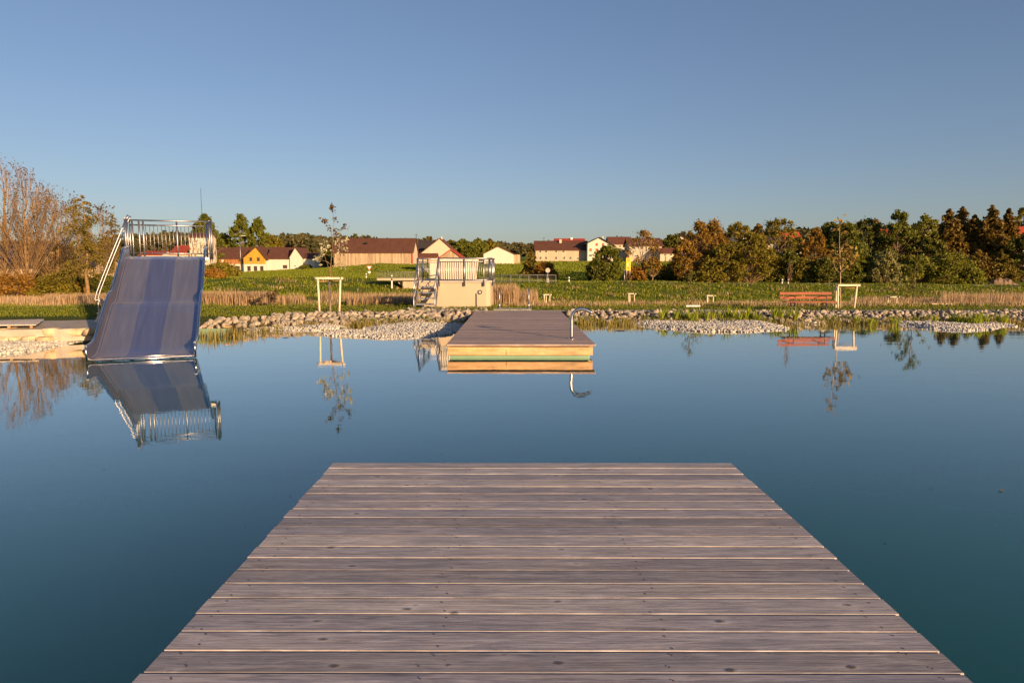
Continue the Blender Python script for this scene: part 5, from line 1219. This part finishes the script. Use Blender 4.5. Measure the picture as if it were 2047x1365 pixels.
dome = lambda t: math.sqrt(max(0.0, 1 - t ** 2.2)) * .97 + .03
col_ = lambda t: (1 - abs(2 * t - 1) ** 3) * .9 + .1
vase = lambda t: .25 + .75 * math.sin(math.pi * min(1, .12 + t * .80))
def K_(mat, leaf, n, per, cr, env, base=.18, bark='bark', **kw): return dict(mat=mat, leaf=leaf, n=n, per=per, cr=cr, env=env, base=base, bark=bark, **kw)
KINDS = {
 'bare': K_('l_bud', 2.6, 62, 2, .13, egg, .24, 'bark_golden', tr=.017, br=.17, up=.8, twigs=9, twup=1.0, tipleaf=1, beta=(1.2, 1.1), lead=.95, stems=2),
 'baredark': K_('l_bud', 3.0, 44, 4, .17, egg, .30, 'twig', tr=.015, br=.17, up=1.0, twigs=9, twup=.8, tipleaf=1, lead=.93, stems=2),
 'round': K_('l_dark', 3.4, 120, 60, 0.17, rnd, .10, twigs=2),
 'poplar': K_('l_green', 3.2, 130, 46, 0.17, egg, .10, twigs=2),
 'rust': K_('l_rust', 3.2, 120, 40, 0.15, egg, .08, 'twig', twigs=5, twup=.6),
 'olive': K_('l_olive', 3.2, 130, 56, 0.15, dome, .03, 'twig', twigs=3, twup=.4),
 'oak': K_('l_olive', 3.4, 110, 36, 0.14, rnd, .16, twigs=4),
 'dark': K_('l_dark', 3.6, 140, 56, 0.15, col_, .04, twigs=2),
 'green': K_('l_green', 3.4, 130, 54, 0.15, egg, .05, twigs=2),
 'bright': K_('l_bright', 3.0, 100, 60, 0.2, rnd, .08, twigs=1),
 'willow': K_('l_willow', 3.2, 110, 56, 0.16, dome, .04, twigs=4, twup=.7),
 'bushy': K_('l_bright', 3.2, 100, 60, .2, dome, .02, 'twig', stems=4, tr=.018, twigs=4, twup=.4),
 'bush': K_('l_olive', 3.2, 100, 60, 0.2, dome, .02, 'twig', stems=4, tr=.018, twigs=4, twup=.4),
 'bushg': K_('l_green', 3.4, 100, 60, 0.2, dome, .02, 'twig', stems=4, tr=.018, twigs=3),
 'busho': K_('l_orange', 2.8, 100, 46, 0.2, dome, .02, 'twig', stems=5, tr=.016, twigs=9, twup=.8),
 'bushd': K_('l_dark', 3.6, 80, 62, 0.22, dome, .01, 'twig', stems=4, tr=.016, twigs=2),
 'birch': K_('l_rust', 3.6, 55, 14, .20, egg, .30, 'birch', tr=.016, twigs=5, up=1.0),
 'spruce': K_('l_spruce', 3.4, 190, 5, 0, None, .06, 'bark', tr=.016, lead=.98, pow=.62, hang=.16, rise=.35, droop=.45),
 'larch': K_('l_larch', 2.4, 46, 3, 0, None, .24, 'bark_golden', tr=.020, lead=.98, pow=.38, hang=.10, rise=.42, droop=.62),
 'conifer': K_('l_larch', 3.0, 90, 4, 0, None, .03, 'bark', tr=.02, lead=.98, pow=.85, rise=.5, droop=.3),
}
T_ = make_tree
# left edge: bare poplars and friends
T_(6, 46, 320, 169, 'bare', 'tall bare poplar cut by the left picture edge')
T_(50, 45, 338, 156, 'bare', 'tall bare poplar with a low-forked yellowish trunk, second from the left edge')
T_(92, 50, 372, 117, 'bare', 'bare budding tree third from the left edge, before the solar barn')
T_(113, 48, 392, 124, 'bare', 'bare tree with crooked low fork left of the drooping conifer')
T_(150, 55, 398, 84, 'baredark', 'dark twiggy bare tree right behind the drooping conifer')
T_(208, 58, 412, 70, 'baredark', 'bare twiggy tree at the left rail of the slide')
T_(174, 40, 390, 128, 'larch', 'conifer with drooping branches and straight trunk left of the slide')
T_(120, 62, 486, 120, 'conifer', 'broad mid-green conifer crown standing behind the drooping conifer')
T_(230, 60, 428, 60, 'larch', 'smaller drooping conifer just behind the slide stair rails')
T_(25, 41, 552, 110, 'busho', 'rust-orange bush at the left edge under the bare poplars', name='bush', cat='bush')
T_(72, 42, 566, 60, 'busho', 'low rust-orange bush right of the forked poplar', name='bush', cat='bush')
T_(112, 41, 548, 80, 'bush', 'rounded yellow-green bush between forked poplar and drooping conifer', name='bush', cat='bush')
T_(72, 54, 552, 60, 'bushd', 'dark green bush behind the foot of the forked poplar', name='bush', cat='bush')
T_(150, 46, 558, 60, 'bushd', 'dark green bush left of the drooping conifer trunk', name='bush', cat='bush')
T_(205, 44, 552, 56, 'bushd', 'dark bush right of the drooping conifer trunk, behind the slide rails', name='bush', cat='bush')
T_(150, 43, 570, 40, 'busho', 'small orange bush at the foot of the drooping conifer', name='bush', cat='bush')
# behind the slide and farmhouse
T_(414, 150, 430, 56, 'poplar', 'dark leafy tree rising behind the right post of the slide')
T_(398, 160, 446, 34, 'poplar', 'leafy tree half hidden by the slide railing and the patchy tower')
T_(486, 290, 431, 50, 'poplar', 'tall round tree above the farmhouse roof, left of the pair')
T_(519, 292, 438, 46, 'poplar', 'tall round tree above the yellow gable, right of the pair')
T_(448, 300, 470, 60, 'bushg', 'low green trees above the left end of the farmhouse roof')
T_(545, 310, 474, 60, 'olive', 'low olive tree right of the tall round pair above the farmhouse')
T_(440, 110, 530, 70, 'bush', 'brownish bush in front of the left end of the farmhouse', name='bush', cat='bush')
T_(425, 92, 545, 50, 'busho', 'rusty bush on the dyke right beside the slide', name='bush', cat='bush')
T_(612, 222, 534, 20, 'bushd', 'small dark shrub before the right extension of the farmhouse', name='shrub', cat='shrub')
T_(655, 235, 505, 30, 'bushd', 'dark green shrubbery left of the timber barn', name='shrub', cat='shrub')
T_(925, 320, 481, 48, 'green', 'green round tree above the red shed roof')
T_(955, 325, 479, 40, 'green', 'green round tree left of the plain white house')
T_(902, 330, 483, 34, 'dark', 'dark tree right behind the cream gable')
T_(862, 330, 474, 13, 'spruce', 'tiny dark spruce left of the cream gable')
T_(981, 340, 484, 40, 'olive', 'olive tree behind the roof of the plain white house')
T_(1062, 120, 499, 46, 'conifer', 'broad yellow-green conical tree before the left end of the long beige house')
T_(1090, 108, 528, 50, 'busho', 'brown bush beside the conical tree, behind the round sign', name='bush', cat='bush')
T_(1214, 98, 494, 62, 'bushg', 'big dense green shrub before the red-shuttered house', name='shrub', cat='shrub')
T_(1196, 97, 520, 40, 'bushd', 'dark lower shrub at the left foot of the big green one', name='shrub', cat='shrub')
T_(1284, 100, 462, 66, 'birch', 'slender brown birch before the broad cream house')
T_(1305, 99, 516, 46, 'birch', 'small low birch with pale stem right of the tall brown one')
T_(1270, 99, 535, 40, 'busho', 'brown bush under the birches behind the yellow signboard', name='bush', cat='bush')
T_(1342, 280, 472, 40, 'dark', 'dark green round tree behind the low outbuilding')
T_(1330, 104, 538, 60, 'bushg', 'low green bush in the field right of the birches', name='bush', cat='bush')
# the wood on the right
for a in ((1368, 98, 478, 60, 'rust', 'rust-brown tree at the left end of the right-hand wood'),
          (1394, 103, 446, 76, 'rust', 'tallest rust-brown tree at the left of the wood'),
          (1424, 108, 443, 74, 'rust', 'rust-brown tree with twin top, second in the tall left row of the wood'),
          (1448, 97, 492, 80, 'olive', 'olive leafy tree in front of the rust-brown pair'),
          (1472, 112, 447, 62, 'oak', 'brown-green round-topped tree in the middle of the left wood'),
          (1500, 97, 468, 84, 'olive', 'large yellowish olive tree left of the bench, dense to the ground'),
          (1418, 96, 540, 50, 'bush', 'low olive bush at the roadside under the rust-brown trees'),
          (1512, 118, 448, 40, 'rust', 'thin rust tree behind the large yellowish olive one'),
          (1552, 112, 439, 76, 'oak', 'tall open oak-like tree above the bench'),
          (1535, 102, 500, 70, 'olive', 'shaded olive tree under the open oak-like one'),
          (1585, 120, 476, 60, 'oak', 'thin-leaved tree in front of the red roof in the wood'),
          (1572, 101, 506, 66, 'bushd', 'dark bush mass directly behind the bench'),
          (1628, 102, 459, 60, 'rust', 'warm ochre tree right of the gap with the red roof'),
          (1604, 100, 520, 60, 'bushd', 'dark bush under the ochre tree'),
          (1655, 112, 447, 66, 'dark', 'dark green tree behind the bronze sapling'),
          (1690, 108, 446, 80, 'dark', 'dark green tree right behind the bronze sapling'),
          (1652, 98, 520, 70, 'bushd', 'dark bush behind the stakes right of the bench'),
          (1725, 114, 442, 84, 'dark', 'broad dark green tree at the middle of the right wood'),
          (1745, 124, 440, 50, 'oak', 'bare-topped tree just left of the tall leafy one'),
          (1712, 100, 505, 70, 'bushd', 'dark undergrowth bush left of the silvery willow'),
          (1791, 110, 421, 66, 'green', 'tallest leafy green tree between the red roof and the round bright tree'),
          (1822, 112, 456, 60, 'dark', 'dark tree right of the tallest leafy green one'),
          (1846, 190, 432, 44, 'bright', 'round bright green tree standing on the skyline'),
          (1768, 98, 505, 66, 'willow', 'silvery willow in front of the dark wood'),
          (1755, 102, 540, 50, 'bushg', 'small green bush left of the silvery willow foot'),
          (1815, 103, 516, 60, 'bushd', 'dark bush between the willow and the olive shrubs'),
          (1838, 99, 516, 66, 'bush', 'olive shrub right of the willow'),
          (1905, 98, 510, 88, 'bush', 'largest olive shrub in front of the spruces'),
          (1880, 103, 528, 60, 'bushg', 'green shrub left behind the largest olive one'),
          (1942, 97, 540, 44, 'bushg', 'small green shrub right of the largest olive one'),
          (1892, 112, 418, 89, 'spruce', 'rusty spruce at the left of the spruce row'),
          (1916, 115, 414, 94, 'spruce', 'tall dense spruce, second in the spruce row'),
          (1940, 116, 430, 81, 'spruce', 'shorter spruce between the two tallest ones'),
          (1975, 111, 411, 99, 'spruce', 'tallest broad spruce in the spruce row'),
          (2009, 112, 417, 72, 'spruce', 'slim spruce right of the tallest one'),
          (1955, 102, 500, 94, 'spruce', 'low spruce in front of the tallest one'),
          (2000, 101, 500, 80, 'conifer', 'low bushy conifer at the foot of the slim spruce'),
          (2045, 106, 470, 60, 'dark', 'dark tree cut by the right picture edge'),
          (2040, 230, 415, 40, 'oak', 'distant thin tree on the skyline at the right edge'),
          (1862, 108, 470, 50, 'bushd', 'dark tree in front of the timber chalet'),
          (1990, 103, 540, 60, 'bushd', 'dark low bush at the foot of the spruces')):
    bushy = a[4].startswith('bush')
    T_(a[0], a[1], a[2], a[3], {1690: 'green', 1745: 'rust', 1604: 'bush', 1815: 'bush', 1712: 'bushg', 1838: 'bushy', 1905: 'bushy', 1942: 'bushy', 1880: 'bushy', 1500: 'olive'}.get(a[0], a[4]), a[5], name='bush' if bushy and a[2] > 500 else 'tree', cat='bush' if bushy and a[2] > 500 else 'tree')
# spoil heap and fence beyond the road at far right
g = ground_at(2003, 97); mb = MB(); q = np.random.default_rng(4); vs = []
for j in range(7):
    for i in range(15):
        u, v = i / 14 * 2 - 1, j / 6 * 2 - 1; hh = max(0, 1 - u * u) * max(0, 1 - v * v) * .95 * (1 + .25 * q.normal()); vs.append((u * 2.1, v * 1.2, hh - .08))
mb.add(vs, [(j * 15 + i, j * 15 + i + 1, (j + 1) * 15 + i + 1, (j + 1) * 15 + i) for j in range(6) for i in range(14)]); tag(mb.build('earth_heap', [M['rubble_soil']], None, g), 'heap of brown earth beyond the road at the foot of the spruces', 'earth heap')
# far wooded ridge: one mass nobody could count
q = np.random.default_rng(77); CV = []
def ridge(px0, px1, D0, D1, y0, y1, n, hmin, hmax, con=.7):
    for _ in range(n):
        px = q.uniform(px0, px1); D = q.uniform(D0, D1); t = (D - D0) / (D1 - D0); f = (px - px0) / (px1 - px0); h = q.uniform(hmin, hmax)
        ytop = (y0 + (y1 - y0) * f) + 12 * (1 - t) + 2.5 * math.sin(px * .05) + q.normal(0, 1.6); top = P(px, ytop, D)
        m = 46; u = q.uniform(0, 1, m) ** .8; a = q.uniform(0, 6.283, m); R_ = h * (.16 * (1 - u) + .015 if q.uniform() < con else .24 * np.sqrt(np.clip(1 - (2 * u - .9) ** 2, .02, 1)))
        CV.append(np.stack([top[0] + R_ * np.cos(a), D + R_ * np.sin(a), top[2] - h * (1 - u)], -1))
ridge(255, 420, 560, 760, 468, 468, 330, 16, 26); ridge(-60, 260, 640, 820, 505, 478, 240, 14, 22); ridge(535, 690, 620, 820, 470, 474, 380, 14, 22, .75); ridge(690, 880, 600, 800, 474, 482, 260, 12, 20)
ridge(880, 1075, 620, 800, 484, 486, 320, 12, 20, .6); ridge(1075, 1350, 640, 800, 492, 486, 240, 10, 16, .4); ridge(1350, 2150, 420, 600, 470, 440, 420, 12, 18, .3)
V, T = leafcards(np.concatenate(CV), 3.6, q); tag(link('forest', np_mesh('forest', V, T, M['f_far'])), kind='stuff')

q = np.random.default_rng(8); C = []
for _ in range(150):
    p = G(q.uniform(-200, 2250), 690 + 430 * q.uniform() ** 1.5, .004)
    if not (JX0 - .1 < p[0] < JX1 + .1 and p[1] < JY + .1) and not (SX0 - .1 < p[0] < SX1 + .1 and p[1] > SY0 - .2): C.append(p)
C = np.array(C); V = []; T = []
for i, p in enumerate(C):
    s_ = q.uniform(.002, .006) * (1 + p[1] * .06); a = q.uniform(0, 6.28); V += [p + np.array([math.cos(a + t) * s_ * (1 + .6 * (k % 2)), math.sin(a + t) * s_, .002]) for k, t in enumerate((0, 1.57, 3.14, 4.71))]; T.append([i * 4 + k for k in range(4)])
tag(link('pollen', np_mesh('pollen', V, T, M['l_bud'])), kind='stuff')
